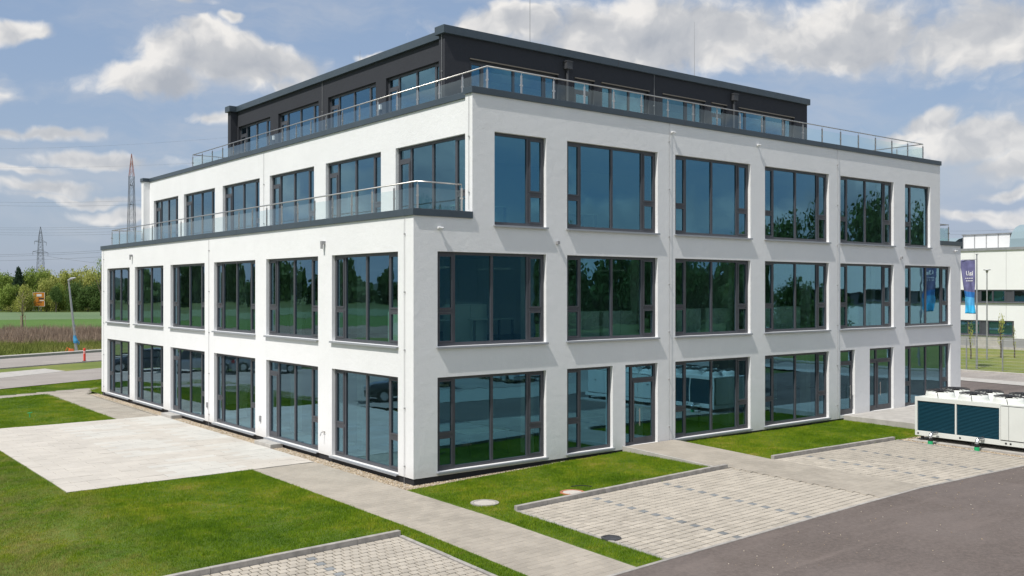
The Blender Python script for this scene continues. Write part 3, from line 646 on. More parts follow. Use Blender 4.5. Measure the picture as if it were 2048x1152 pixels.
# ================================================================== the office building
B = empty('office_building', (0, 0, 0)); tag(B, 'white rendered four storey office building with a dark grey penthouse and glass railings', 'building')
WT = .35   # wall thickness
class Ax:
    """u along a facade, w inwards, v up"""
    def __init__(s, kind, off): s.k = kind; s.o = off
    def p(s, u, w, v): return (u, s.o + w, v) if s.k == 'A' else (s.o + w, u, v)
    def box(s, mb, u0, w0, v0, u1, w1, v1, m=0):
        a = s.p(u0, w0, v0); b = s.p(u1, w1, v1); mb.box(a[0], a[1], a[2], b[0], b[1], b[2], m)
def wall(name, ax, rects, openings, m, label=None):
    """grid wall with real openings and reveals"""
    us = sorted({r[i] for r in rects + openings for i in (0, 2)}); vs = sorted({r[i] for r in rects + openings for i in (1, 3)})
    def fine(l):
        o = []
        for a, b in zip(l, l[1:]):
            if b - a < .003: continue
            o.append(a)
        return o + [l[-1]]
    us, vs = fine(us), fine(vs)
    def solid(i, j):
        if i < 0 or j < 0 or i >= len(us)-1 or j >= len(vs)-1: return False
        u, v = (us[i]+us[i+1])/2, (vs[j]+vs[j+1])/2
        return any(r[0] < u < r[2] and r[1] < v < r[3] for r in rects) and not any(r[0] < u < r[2] and r[1] < v < r[3] for r in openings)
    mb = MB(); idx = {}
    def V(i, j, w):
        k = (i, j, w)
        if k not in idx: idx[k] = len(mb.v); mb.v.append(ax.p(us[i], WT if w else 0, vs[j]))
        return idx[k]
    def F(a, b, c, d): mb.f.append((a, b, c, d)); mb.m.append(0)
    for i in range(len(us)-1):
        for j in range(len(vs)-1):
            if not solid(i, j): continue
            F(V(i,j,0), V(i+1,j,0), V(i+1,j+1,0), V(i,j+1,0)); F(V(i,j,1), V(i,j+1,1), V(i+1,j+1,1), V(i+1,j,1))
            if not solid(i-1, j): F(V(i,j,0), V(i,j+1,0), V(i,j+1,1), V(i,j,1))
            if not solid(i+1, j): F(V(i+1,j,0), V(i+1,j,1), V(i+1,j+1,1), V(i+1,j+1,0))
            if not solid(i, j-1): F(V(i,j,0), V(i,j,1), V(i+1,j,1), V(i+1,j,0))
            if not solid(i, j+1): F(V(i,j+1,0), V(i+1,j+1,0), V(i+1,j+1,1), V(i,j+1,1))
    o = mb.build(name, m, B)
    import bmesh
    bm = bmesh.new(); bm.from_mesh(o.data); bmesh.ops.recalc_face_normals(bm, faces=bm.faces[:]); bm.to_mesh(o.data); bm.free()
    if label: o['label'] = label
    return o
WIN_N = 0
def window(ax, u0, v0, u1, v1, cols, kind='window', sill=True, label=None, handle=None, hs=.98, frame_m=None):
    """cols: list of (width weight or metres, type) along u; types: V vent with transom, W fixed light, D door leaf with top light, P plain narrow light"""
    fm = frame_m or M_FRAME
    root = empty(kind, ax.p(u0, 0, v0)); root.parent = B
    if label: root['label'] = label
    o0 = Vector(ax.p(u0, 0, v0)); F = MB(); D0, D1 = .115, .195; fw_, ft, fb = .085, .085, .095
    def bx(mb, a, c, e, b, d, f, m=0):
        p = Vector(ax.p(a, c, e)) - o0; q = Vector(ax.p(b, d, f)) - o0; mb.box(p.x, p.y, p.z, q.x, q.y, q.z, m)
    bx(F, u0+.002, D0, v0, u0+fw_, D1, v1-.002); bx(F, u1-fw_, D0, v0, u1-.002, D1, v1-.002)
    bx(F, u0+fw_, D0, v1-ft, u1-fw_, D1, v1-.002); bx(F, u0+fw_, D0, v0, u1-fw_, D1, v0+fb)
    panes = []; fixed = sum(c[0] for c in cols if c[0] < 10); inner = (u1-u0) - 2*fw_; bars = (len(cols)-1)*.09
    nW = sum(1 for c in cols if c[0] >= 10); rest = (inner - bars - fixed) / max(nW, 1); u = u0 + fw_
    for k, (wd, ty) in enumerate(cols):
        w = rest if wd >= 10 else wd; a, b = u, u + w; lo, hi = v0 + fb, v1 - ft
        if ty in ('V', 'D'):
            sa = .052 if ty == 'V' else .075
            th = v0 + hs if ty == 'V' else (v1 - .42 if kind == 'window' else v1 - .50)
            bx(F, a, D0, th-.045, b, D1, th+.045)
            parts = [(lo, th-.045), (th+.045, hi)]
            for q, (e, f) in enumerate(parts):
                opening = (ty == 'V') or (ty == 'D' and q == 0)
                s_ = sa if opening else .0
                if opening:
                    sh = MB(); x0, x1 = D0-.018, D0+.05
                    bx(sh, a+.004, x0, e+.004, a+s_, x1, f-.004); bx(sh, b-s_, x0, e+.004, b-.004, x1, f-.004)
                    bx(sh, a+s_, x0, e+.004, b-s_, x1, e+s_+(.05 if ty == 'D' else 0)); bx(sh, a+s_, x0, f-s_, b-s_, x1, f-.004)
                    sh.build('door_leaf' if ty == 'D' else 'vent_sash', fm, root)
                    panes.append((a+s_-.006, e+s_+(.05 if ty == 'D' else 0)-.006, b-s_+.006, f-s_+.006, .135))
                else: panes.append((a-.006, e-.006, b+.006, f+.006, .155))
        else: panes.append((a-.006, lo-.006, b+.006, hi+.006, .155))
        u = b
        if k < len(cols)-1:
            wide = ('V' in (ty, cols[k+1][1])) or ('D' in (ty, cols[k+1][1]))
            e = .03 if wide else .0
            bx(F, u, D0+.003, v0+fb, u+.09, D1, v1-ft); u += .09
    F.build('frame', fm, root)
    for (a, e, b, f, w) in panes:
        mb = MB(); bx(mb, a, w, e, b, w+.024, f); mb.build('pane', M_GLASS, root)
    if sill:
        mb = MB(); bx(mb, u0-.035, -.085, v0-.035, u1+.035, .113, v0-.006); 
        bx(mb, u0-.035, -.088, v0-.06, u1+.035, -.080, v0-.034); mb.build('window_sill', M_SILL, root)
    if handle is not None:
        mb = MB(); h0, h1 = v0+.62, v0+1.18
        mb.tube([Vector(ax.p(handle, .04, h0)) - o0, Vector(ax.p(handle, .04, h1)) - o0], .016, 8)
        for hz in (h0+.07, h1-.07): mb.tube([Vector(ax.p(handle, .04, hz)) - o0, Vector(ax.p(handle, .10, hz)) - o0], .011, 6)
        mb.build('door_handle', M_STEEL, root)
    return root
V, W_ = (.50, 'V'), (10, 'W'); D_ = (.62, 'D')
VWWV = [V, W_, W_, V]
AXA = Ax('A', 0.0); AXB = Ax('B', 0.0); AXBU = Ax('B', 2.30); AXPA = Ax('A', 5.0); AXPB = Ax('B', 4.80)
UA = [(.785, 4.739), (5.581, 9.62), (10.478, 14.518), (15.368, 19.446), (20.228, 24.2), (25.101, 29.008)]
T0, T1, T2 = 2.877, 6.382, 9.904; B0, B1, B2 = .263, 3.736, 7.202
openA = []
def wa(u0, v0, u1, v1, cols, **k): openA.append((u0, v0, u1, v1)); return window(AXA, u0, v0, u1, v1, cols, **k)
wa(UA[0][0], B0, UA[0][1], T0, VWWV); wa(5.581, B0, 7.538, T0, [V, W_])
wa(8.103, .235, 9.62, T0, [(.26, 'P'), (10, 'D')], kind='entrance_door', sill=False, handle=8.80, label='glazed dark grey door with a top light and a long steel pull handle')
wa(10.478, B0, 14.518, T0, VWWV); wa(15.368, B0, 19.446, T0, VWWV)
wa(20.228, .262, 21.27, T0, [(10, 'D')], kind='entrance_door', sill=False, handle=21.0, label='narrow single glazed door beside the entrance platform')
wa(22.354, .262, 24.192, T0, [(.55, 'D'), (10, 'D')], kind='entrance_door', sill=False, handle=23.22, label='double glazed entrance door with a top light')
wa(25.101, .263, 29.008, T0, VWWV)
for i in range(6): wa(UA[i][0], B1, UA[i][1], T1, VWWV)
wa(2.771, B2, 4.739, T2, [W_, V])
for i in range(1, 5): wa(UA[i][0], B2, UA[i][1], T2, VWWV)
wa(25.101, B2, 27.216, T2, [V, W_])
wall('wall', AXA, [(0, .15, 29.94, 7.345), (1.98, 7.3, 28.07, 10.93)], openA, M_WHITE, 'long white rendered right facade in grazing light')
UB = [(.80, 4.676), (5.60, 9.50), (10.42, 14.29), (15.26, 19.18), (20.08, 24.0), (24.77, 28.363)]
openB = []
def wb(ax, u0, v0, u1, v1, cols, lst, **k): lst.append((u0, v0, u1, v1)); return window(ax, u0, v0, u1, v1, cols, **k)
BD = [V, W_, W_, D_]
for i, (a, b) in enumerate(UB):
    wb(AXB, a, B0-.08 if i in (1, 3) else B0-.08, b, T0, BD if i in (1, 3) else VWWV, openB)
    wb(AXB, a, B1, b, T1, VWWV, openB)
wall('wall', AXB, [(WT, .15, 29.34-WT, 7.345)], openB, M_WHITE, 'sunlit white left facade of the two lower storeys')
openU = []
for i, (a, b) in enumerate(UB): wb(AXBU, a, B2, b, T2, BD, openU, sill=False)
wall('wall', AXBU, [(WT, 7.2, 29.34-WT, 10.93)], openU, M_WHITE, 'sunlit set back wall of the third storey')
openPB = []
for (a, b) in [(5.62, 9.45), (10.2, 14.1), (14.95, 18.9), (19.75, 23.45)]: wb(AXPB, a, 10.78, b, 13.33, BD, openPB, sill=False)
wall('wall', AXPB, [(5.0+WT, 10.7, 23.55, 14.06)], openPB, M_DARK, 'dark grey sunlit penthouse wall')
openPA = []
for (a, b, c) in [(5.51, 9.57, VWWV), (10.4, 11.41, [(10, 'D')]), (11.8, 14.45, [V, W_, W_]), (15.25, 17.88, [W_, V, (.4, 'P')]), (18.3, 19.3, [(10, 'D')]), (20.12, 24.17, VWWV)]:
    openPA.append((a, 10.78, b, 13.33)); window(AXPA, a, 10.78, b, 13.33, c, sill=False)
    mb = MB(); mb.box(a-.01, 4.965, 13.335, b+.01, 5.0, 13.375); mb.build('blind_rail', mat('bronze_rail', (.22, .19, .15), .45, metal=.5) if 'bronze_rail' not in MATS else MATS['bronze_rail'], B)
wall('wall', AXPA, [(4.45, 10.7, 25.2, 14.06)], openPA, M_DARK, 'dark grey penthouse wall in shade')
# plain walls at the back, roofs, floors
mb = MB(); mb.box(0, 29.34-WT, .15, 29.94, 29.34, 7.345); mb.box(29.94-WT, WT, .15, 29.94, 29.34-WT, 7.345)
mb.box(1.98, 29.34-WT, 7.35, 28.07, 29.34, 10.93); mb.box(28.07-WT, WT, 7.35, 28.07, 29.34-WT, 10.93); mb.build('rear_wall', M_WHITE, B)
mb = MB(); mb.box(4.45, 23.55, 10.7, 25.2, 23.9, 14.06); mb.box(25.2-WT, 5.0+WT, 10.7, 25.2, 23.55, 14.06); mb.build('rear_wall', M_DARK, B)
mb = MB(); mb.box(.03, .03, -.5, 29.91, 29.31, .149); mb.build('plinth', M_PLINTH, B)
mb = MB(); mb.box(WT, WT, 7.02, 29.94-WT, 29.34-WT, 7.14); mb.box(2.34, WT, 10.45, 28.07-WT, 29.34-WT, 10.66); mb.box(4.84, 5.0+WT, 13.6, 25.2-WT, 23.55, 13.8); mb.build('roof_deck', M_ROOF, B)
for z0, z1 in ((.15, .19), (3.42, 3.66), (6.93, 7.01)):
    mb = MB(); mb.box(WT+.002, WT+.002, z0, 29.94-WT-.002, 29.34-WT-.002, z1); mb.build('floor_slab', M_FLOOR, B)
for z0 in (3.0, 6.50): mb = MB(); mb.box(WT+.003, WT+.003, z0, 29.94-WT-.003, 29.34-WT-.003, z0+.1); mb.build('ceiling', M_CEIL, B)
mb = MB(); mb.box(2.68, WT+.003, 10.02, 27.7, 28.9, 10.12); mb.build('ceiling', M_CEIL, B)
mb = MB()
for z0, z1 in ((.19, 3.0), (3.66, 6.5), (7.14, 10.02)):
    mb.box(7.5, 6.2, z0, 24.5, 23, z1)
    for yy in (9.95, 19.6): mb.box(2.7, yy, z0, 7.5, yy+.12, z1)
    for xx in (15.0,): mb.box(xx, 1.2, z0, xx+.12, 6.2, z1)
mb.box(9, 8.5, 10.66, 22, 20, 13.6); mb.build('inner_wall', M_INWALL, B)
mb = MB()
for z0, z1 in ((.19, 3.0), (3.66, 6.5)):
    for xx in (5.1, 10.0, 14.9, 19.8, 24.6): mb.box(xx-.15, 1.2, z0, xx+.15, 1.5, z1)
    for yy in (5.1, 9.95, 14.8, 19.6, 24.4): mb.box(1.2, yy-.15, z0, 1.5, yy+.15, z1)
mb.build('inner_column', M_INWALL, B)
for z in (3.0, 6.5):
    for x in np.arange(2.0, 28.5, 2.45):
        mb = MB(); mb.box(x-.07, 1.3, z-.55, x+.07, 3.0, z-.49); mb.tube([(x, 1.5, z-.5), (x, 1.5, z)], .006, 4); mb.tube([(x, 2.8, z-.5), (x, 2.8, z)], .006, 4); mb.build('ceiling_lamp', M_LAMP, B)
    for y in np.arange(3.2, 28, 2.45):
        mb = MB(); mb.box(1.3, y-.07, z-.55, 3.0, y+.07, z-.49); mb.tube([(1.5, y, z-.5), (1.5, y, z)], .006, 4); mb.tube([(2.8, y, z-.5), (2.8, y, z)], .006, 4); mb.build('ceiling_lamp', M_LAMP, B)
# parapet sheets
def cap(x0, y0, x1, y1, z0, z1, o=.05, label=None):
    mb = MB(); mb.box(x0-o, y0-o, z0, x1+o, y1+o, z1); ob = mb.build('parapet_cap', M_CAP, B, bevel=.008)
    if label: ob['label'] = label
cap(0, 0, 29.94, WT, 7.34, 7.54) if False else None
cap(0, 0, 1.98-.06, WT, 7.345, 7.54); cap(28.07+.06, 0, 29.94, WT, 7.345, 7.54); cap(0, WT+.105, WT, 29.34, 7.345, 7.538); cap(29.94-WT, WT+.105, 29.94, 29.34, 7.345, 7.538)
cap(1.98, 0, 28.07, WT, 10.93, 11.12); cap(2.30, WT+.105, 2.65, 29.34-WT-.105, 10.93, 11.118); cap(1.98, 29.34-WT, 28.07, 29.34, 10.93, 11.12); cap(27.72, WT+.105, 28.07, 29.34-WT-.105, 10.93, 11.118)
cap(4.45, 5.0, 25.2, 5.35, 14.06, 14.34, .11); cap(4.80, 5.35+.225, 5.15, 23.55-.225, 14.06, 14.337, .11); cap(4.45, 23.55, 25.2, 23.9, 14.06, 14.34, .11); cap(24.85, 5.575, 25.2, 23.325, 14.06, 14.337, .11)
for x in np.arange(4.9, 27.5, 3.0): mb = MB(); mb.box(x, -.0535, 10.925, x+.02, -.049, 11.121); mb.build('cap_joint', M_FRAME, B)
for x in np.arange(8.6, 25, 4.0): mb = MB(); mb.box(x, 4.886, 14.055, x+.02, 4.891, 14.341); mb.build('cap_joint', M_FRAME, B)
for y in np.arange(3, 29, 3.0): mb = MB(); mb.box(-.0535, y, 7.34, -.049, y+.02, 7.54); mb.build('cap_joint', M_FRAME, B)
# glass railings
def railing(pts, z, h, spacing, label):
    """posts with clamps, glass panels and a round handrail; posts, panels and handrail are sub-parts"""
    root = empty('glass_railing', (pts[0][0], pts[0][1], z)); root.parent = B; root['label'] = label; o0 = Vector((pts[0][0], pts[0][1], z))
    hr = MB(); hr.tube([Vector((p[0], p[1], z+h)) - o0 for p in pts], .022, 8); hr.build('handrail', M_STEEL, root, smooth=True)
    pm = MB(); pm.box(-.021, -.021, 0, -.007, .021, h-.10); pm.box(.007, -.021, 0, .021, .021, h-.10); pm.box(-.021, -.02, .0, .021, .02, .012); pm.tube([(0, 0, h-.12), (0, 0, h-.015)], .008, 6)
    pm.box(-.055, -.012, .42, .055, .012, .465); me_x = pm.mesh('post', M_STEEL); first = True
    for s in range(len(pts)-1):
        a, b = Vector(pts[s]), Vector(pts[s+1]); L = (b-a).length; n = max(1, round(L/spacing)); d = (b-a)/L; rz = math.atan2(d.y, d.x)
        for k in range(n + (1 if s == len(pts)-2 else 0)):
            p = a + d*(L*k/n); o = bpy.data.objects.new('post', me_x); COL.objects.link(o); o.parent = root; o.location = Vector((p.x, p.y, z)) - o0; o.rotation_euler.z = rz
        for k in range(n):
            p = a + d*(L*k/n + .045); q = a + d*(L*(k+1)/n - .045); nn = Vector((-d.y, d.x))*.006; mb = MB(); i = 0
            c = [p-nn, q-nn, q+nn, p+nn]; lo = [Vector((v.x, v.y, z+.0)) - o0 for v in c]; hi = [Vector((v.x, v.y, z+h-.17)) - o0 for v in c]
            mb.v = [tuple(v) for v in lo+hi]; mb.f = [(0,3,2,1),(4,5,6,7),(0,1,5,4),(1,2,6,5),(2,3,7,6),(3,0,4,7)]; mb.m = [0]*6
            mb.build('glass_panel', M_RGLASS, root)
railing([(27.5, 24.4), (27.5, .5), (2.88, .5), (2.88, 24.4), (27.5, 24.4)], 11.06, .84, 1.29, 'stainless steel and glass railing around the upper roof terrace')
railing([(1.9, .42), (.4, .42), (.4, 28.95), (1.9, 28.95)], 7.50, .84, 1.25, 'stainless steel and glass railing around the lower left terrace')
railing([(28.3, .4), (29.6, .4), (29.6, 28.9)], 7.50, .84, 1.25, 'short stretch of glass railing on the right hand terrace')
# things fixed to the walls
def conductor(ax, u, z0, z1, w=-.035, m=None):
    mb = MB(); pts = []; n = int((z1-z0)/.5)
    for k in range(n+1): pts.append(ax.p(u + .004*math.sin(k*2.1), w, z0 + (z1-z0)*k/n))
    mb.tube(pts, .0065, 5)
    for k in range(int((z1-z0)/1.6)+1):
        z = z0 + .5 + k*1.6
        if z < z1: ax.box(mb, u-.016, w-.012, z-.02, u+.016, 0, z+.02)
    mb.build('lightning_conductor', m or M_WIRE, B)
conductor(AXA, 10.16, .2, 10.93); conductor(AXA, 20.0, .2, 10.93); conductor(AXB, .42, -.05, 7.35); conductor(AXB, 14.75, -.05, 7.35); conductor(AXB, 28.9, -.05, 7.35)
conductor(Ax('B', 1.98), .14, 7.6, 10.93); conductor(Ax('B', 2.3), 14.8, 7.5, 10.93); conductor(Ax('B', 4.45), 5.14, 10.7, 14.06); conductor(AXPB, 14.55, 10.7, 14.06); conductor(AXPA, 14.72, 10.7, 14.06)
for x in (9.98, 19.72):
    mb = MB(); mb.tube([(x, 4.93, 10.7), (x, 4.93, 13.62)], .05, 12); mb.box(x-.14, 4.80, 13.60, x+.14, 4.998, 13.86); mb.box(x-.16, 4.78, 13.86, x+.16, 4.998, 13.9)
    mb.build('downpipe', M_PIPE, B, smooth=False)
for (u, z, lb) in ((.86, 7.02, 1), (10.33, 10.62, 1), (14.95, 10.62, 1), (29.4, 7.1, 1)):
    mb = MB(); mb.tube([(u-.02, -.002, z), (u-.02, -.06, z)], .03, 8); mb.tube([(u-.11, -.08, z+.015), (u+.05, -.09, z)], .033, 10); mb.tube([(u+.05, -.09, z), (u+.06, -.091, z)], .024, 10, 1)
    mb.build('security_camera', [M_LAMP, M_BLACK], B, smooth=False)
for (u, z) in ((5.17, 6.75), (24.75, 6.7)):
    mb = MB(); mb.box(u-.045, -.09, z-.045, u+.045, 0, z+.045); mb.build('wall_sensor', M_GREYBOX, B)
for (y, z) in ((5.15, 6.72), (24.35, 6.85)):
    mb = MB(); mb.box(-.13, y-.06, z+.02, 0, y+.06, z+.12); mb.box(-.13, y-.045, z-.12, -.085, y+.045, z+.02); mb.build('wall_spotlight', M_GREYBOX, B)
for (y, z) in ((9.95, .78), (14.95, .8)):
    mb = MB(); mb.box(-.05, y-.05, z-.1, 0, y+.05, z+.1); mb.build('outdoor_socket', M_GREYBOX, B)
mb = MB(); mb.tube([(0, 5.15, .85), (-.12, 5.15, .85), (-.16, 5.15, .74)], .014, 6); mb.tube([(-.06, 5.08, .88), (-.06, 5.22, .88)], .01, 5); mb.tube([(0, 5.15, .85), (-.01, 5.15, .85)], .04, 8); mb.build('garden_tap', M_STEEL, B)
for (x, y, z0, h) in ((11.5, 9, 13.8, 6), (21.8, 9, 13.8, 4.5), (7.5, 16.2, 13.8, 2.3)):
    mb = MB(); mb.tube([(x, y, z0), (x, y, z0+h*.6), (x, y, z0+h)], [.018, .012, .006], 5); mb.box(x-.2, y-.2, z0, x+.2, y+.2, z0+.08); mb.build('lightning_rod', M_WIRE, B)
for (u, z) in ((8.05, 11.0), (13.5, 11.0), (17.9, 11.02)): mb = MB(); mb.box(u-.1, .9, z-.02, u+.1, 1.1, z+.35); mb.build('roof_socket', M_LAMP, B)
for (y) in (9.8, 19.3): mb = MB(); mb.box(4.72, y-.06, 12.2, 4.8, y+.06, 12.38); mb.build('terrace_light', M_LAMP, B)
for (x, z) in ((7.8, 12.2), (9.9, 12.5), (17.9, 12.3)): pass
for (y0, y1) in ((17.75, 19.0), (8.15, 9.45)):
    mb = MB(); mb.box(-.46, y0, -.15, -.0, y1, .13); mb.build('door_step', M_CONC, B, bevel=.01)
# offices: a few cabinets and desks near the glass
def cabinet(x, y, z, w, d, h, label):
    root = empty('cabinet', (x, y, z)); tag(root, label, 'cabinet')
    mb = MB(); mb.box(-w/2, -d/2, .05, w/2, d/2, h); mb.build('body', M_DESK, root)
    for s in (-1, 1): b = MB(); b.box(s*w/4-w/4+.01, -d/2-.02, .08, s*w/4+w/4-.01, -d/2-.002, h-.03); b.build('door', M_DESK, root)
CW = ['first', 'second', 'third', 'fourth', 'fifth']
cabinet(6.9, 1.0, 3.66, 1.5, .5, .95, 'low pale cabinet behind the second first floor window from the corner')
cabinet(8.6, 1.0, 3.66, 1.6, .5, .95, 'pale cabinet to the right of its twin behind the second first floor window')
cabinet(12.0, 1.0, 3.66, 1.3, .5, .98, 'pale cabinet behind the left half of the third first floor window')
cabinet(13.6, 1.0, 3.66, 1.4, .5, .98, 'pale cabinet behind the right half of the third first floor window')
cabinet(17.3, 1.0, 3.66, 2.6, .5, 1.0, 'wide pale cabinet behind the fourth first floor window')
cabinet(22.0, 1.0, 3.66, 1.4, .5, 1.0, 'pale cabinet behind the fifth first floor window')
cabinet(3.3, 2.2, 3.66, 1.3, .5, 1.2, 'tall pale cabinet deep in the corner office on the first floor')
cabinet(.95, 1.75, 3.66, .5, 1.5, 1.0, 'pale cabinet behind the first floor window nearest the corner on the sunlit side')
def desk(x, y, z, label, rz=0):
    root = empty('desk', (x, y, z), rz); tag(root, label, 'desk')
    mb = MB(); mb.box(-.8, -.4, .72, .8, .4, .75); mb.build('desk_top', M_DESK, root)
    for sx in (-.74, .74):
        for sy in (-.34, .34): mb = MB(); mb.box(sx-.03, sy-.03, 0, sx+.03, sy+.03, .72); mb.build('leg', M_FRAME, root)
for k, (x, y, z, w_) in enumerate(((4.0, 2.0, 3.66, 'behind the first floor window nearest the corner'), (7.6, 2.2, 3.66, 'behind the second first floor window from the corner'), (12.6, 2.2, 3.66, 'behind the third first floor window'), (17.6, 2.3, 3.66, 'behind the fourth first floor window'),
        (3.8, 2.0, .19, 'behind the ground floor window nearest the corner'), (13.0, 2.1, .19, 'behind the ground floor window right of the side door'), (17.6, 2.1, .19, 'behind the fourth ground floor window'), (7.8, 2.2, 7.14, 'behind the second window of the third storey'))):
    desk(x, y, z, 'pale topped desk standing ' + w_)
desk(2.1, 2.4, 3.66, 'desk by the glass in the first floor corner office', R(90)); desk(2.3, 12.6, 3.66, 'desk behind the third first floor window of the sunlit facade', R(90)); desk(3.4, 1.6, 7.14, 'desk behind the corner window of the third storey')
# ================================================================== the cooling unit
M_UNIT = mat('cream_panel', (.70, .72, .68), .45, var=.03, vscale=1.0)
M_COIL = mat('blue_coil', (.012, .055, .085), .4, metal=.3)
M_FIN = mat('coil_fin', (.02, .10, .15), .35, metal=.5)
CH = empty('cooling_unit', (18.1, -4.35, .06)); tag(CH, 'large cream cooling unit with blue louvred coils and fans on top, standing on gravel', 'cooling unit')
CL, CD, CB, CT = 8.0, 2.25, .14, 1.50     # length along -Y, depth +X, bottom and top
def chb(x0, y0, z0, x1, y1, z1, name, m, bevel=.0, label=None):
    mb = MB(); mb.box(x0, y0, z0, x1, y1, z1); o = mb.build(name, m, CH, bevel=bevel)
    if label: o['label'] = label
    return o
chb(0, -CL, CB, CD, 0, CB+.17, 'base_frame', M_UNIT, .01)
chb(.03, -CL+.03, CT-.06, CD-.03, -.03, CT, 'top_panel', M_UNIT, .01)
chb(.10, -CL+.1, CB+.18, CD-.1, -.1, CT-.07, 'core', M_COIL)
mb = MB()
for y in (0, -1.44, -2.93): mb.box(-.005, y-.055 if y < 0 else y-.09, CB+.17, .06, y if y == 0 else y+.0, CT-.06)
mb.box(-.006, -2.96, CT-.14, .07, 0, CT+.0); mb.build('front_frame', M_UNIT, CH, bevel=.006)
for (a, b) in ((-.095, -1.435), (-1.50, -2.925)):
    n = 22; mb = MB()
    for k in range(n):
        z = CB+.19 + (CT-.14-CB-.20)*k/n; i = len(mb.v)
        mb.v += [(.02, a, z+.012), (.02, b, z+.012), (.055, b, z+.034), (.055, a, z+.034), (.02, a, z), (.02, b, z), (.055, b, z+.022), (.055, a, z+.022)]
        mb.f += [tuple(i+q for q in f) for f in ((0,1,2,3),(7,6,5,4),(4,5,1,0))]; mb.m += [0, 0, 0]
    mb.box(.058, a, CB+.17, .07, b, CT-.14)
    o = mb.build('louvred_coil', M_FIN, CH); 
# panelled compartments beyond the coils
yy = -2.985
for k, wd in enumerate((.26, 1.15, 1.15, 1.15, 1.1)):
    p = chb(-.012, yy-wd+.008, CB+.19, .05, yy, CT-.07, 'side_panel', M_UNIT, .006)
    if wd > 1: chb(-.03, yy-wd/2-.06, .93, -.011, yy-wd/2+.06, .96, 'latch', M_BLACK, .003)
    yy -= wd
mb = MB(); mb.box(-.008, yy, CB+.17, .04, -2.98, CT-.06); mb.build('panel_backing', M_BLACK, CH)
chb(.1, .0, CB+.19, CD-.1, .012, CT-.07, 'end_panel', M_UNIT, .005)
mb = MB()
mb.box(CD-.05, -CL, CB+.17, CD, 0, CT-.06); mb.build('rear_panel', M_UNIT, CH)
for k in range(5):
    for j in range(2):
        x, y = (.58 + j*1.1), (-.62 - k*1.18)
        if k == 4 and j == 1: pass
        mb = MB(); r = .50; ring = [(r, 0), (r-.03, .10), (r-.05, .19), (r-.07, .19), (r-.09, .12), (r-.09, 0)]
        n = 28; base = 0
        for (rr, z) in ring:
            for q in range(n): a = 2*math.pi*q/n; mb.v.append((rr*math.cos(a), rr*math.sin(a), z))
        for q in range(len(ring)-1):
            for s in range(n): a = q*n+s; b = q*n+(s+1) % n; mb.f.append((a, b, b+n, a+n)); mb.m.append(0)
        fan = mb.build('fan_cowl', M_UNIT, CH, loc=(x, y, CT), smooth=True)
        gm = MB()
        for rr in (.14, .22, .30, .38, .45): gm.tube([(rr*math.cos(t), rr*math.sin(t), .235) for t in np.linspace(0, 2*math.pi, 25)], .0055, 4, caps=False)
        for q in range(8):
            a = q*math.pi/4 + .2; gm.tube([(.10*math.cos(a), .10*math.sin(a), .24), (.47*math.cos(a), .47*math.sin(a), .20)], .009 if q % 2 else .02, 4)
        gm.lathe((0, 0, .12), [(.11, 0), (.11, .11), (.07, .15), (.05, .15)], 14)
        for q in range(5):
            a = q*2*math.pi/5; c, s = math.cos(a), math.sin(a); c2, s2 = math.cos(a+.55), math.sin(a+.55); i = len(gm.v)
            gm.v += [(.1*c, .1*s, .10), (.40*c, .40*s, .09), (.40*c2, .40*s2, .15), (.1*c2, .1*s2, .15), (.1*c, .1*s, .094), (.40*c, .40*s, .084), (.40*c2, .40*s2, .144), (.1*c2, .1*s2, .144)]
            gm.f += [tuple(i+w for w in f) for f in ((0,1,2,3),(7,6,5,4),(0,4,5,1),(1,5,6,2),(2,6,7,3))]; gm.m += [0]*5
        gm.tube([(.0, 0, .26), (-.18, -.05, .27), (-.35, -.10, .24), (-.50, -.16, .12), (-.56, -.22, .01)], .011, 5)
        gm.build('fan_guard', M_BLACK, fan)
for y in (-.22, -2.0, -4.0, -6.0, -7.8):
    for x in (.12, CD-.12):
        mb = MB(); mb.lathe((x, y, -.06), [(.10, 0), (.10, .05), (.055, .08), (.055, .2)], 12); mb.build('rubber_foot', M_BLACK, CH)
for y in (-.12, -1.62, -3.15, -3.30): mb = MB(); mb.tube([(-.004, y, CB+.08), (.006, y, CB+.08)], .035, 10); mb.build('lifting_hole', M_BLACK, CH)
mb = MB(); mb.box(17.95, -12.6, -.2, 20.5, -4.25, .045); tag(mb.build('foundation_slab', M_CONC, bevel=.01), kind='structure')
for (x, y, lb) in ((17.58, -5.2, 'bent foil wrapped pipe end with a green cap, nearer the lawn'), (17.68, -6.75, 'bent foil wrapped pipe end with a green cap, nearer the yard')):
    root = empty('pipe_stub', (x, y, g(x, y)-.04)); tag(root, lb, 'pipe', 'green capped pipe ends before the cooling unit')
    a = MB(); a.tube([(0, 0, 0), (0, 0, .15)], .085, 14); a.build('cap', M_GREEN, root)
    a = MB(); a.tube([(0, 0, .15), (0, 0, .26)], .075, 14); a.build('collar', M_BLACK, root)
    a = MB(); a.tube([(0, 0, .26), (0, 0, .31), (.04, .0, .37), (.12, 0, .39), (.42, 0, .39)], .062, 12); a.build('foil_pipe', mat('foil', (.7, .7, .7), .25, metal=.9, bump=.8, bscale=60) if 'foil' not in MATS else MATS['foil'], root)
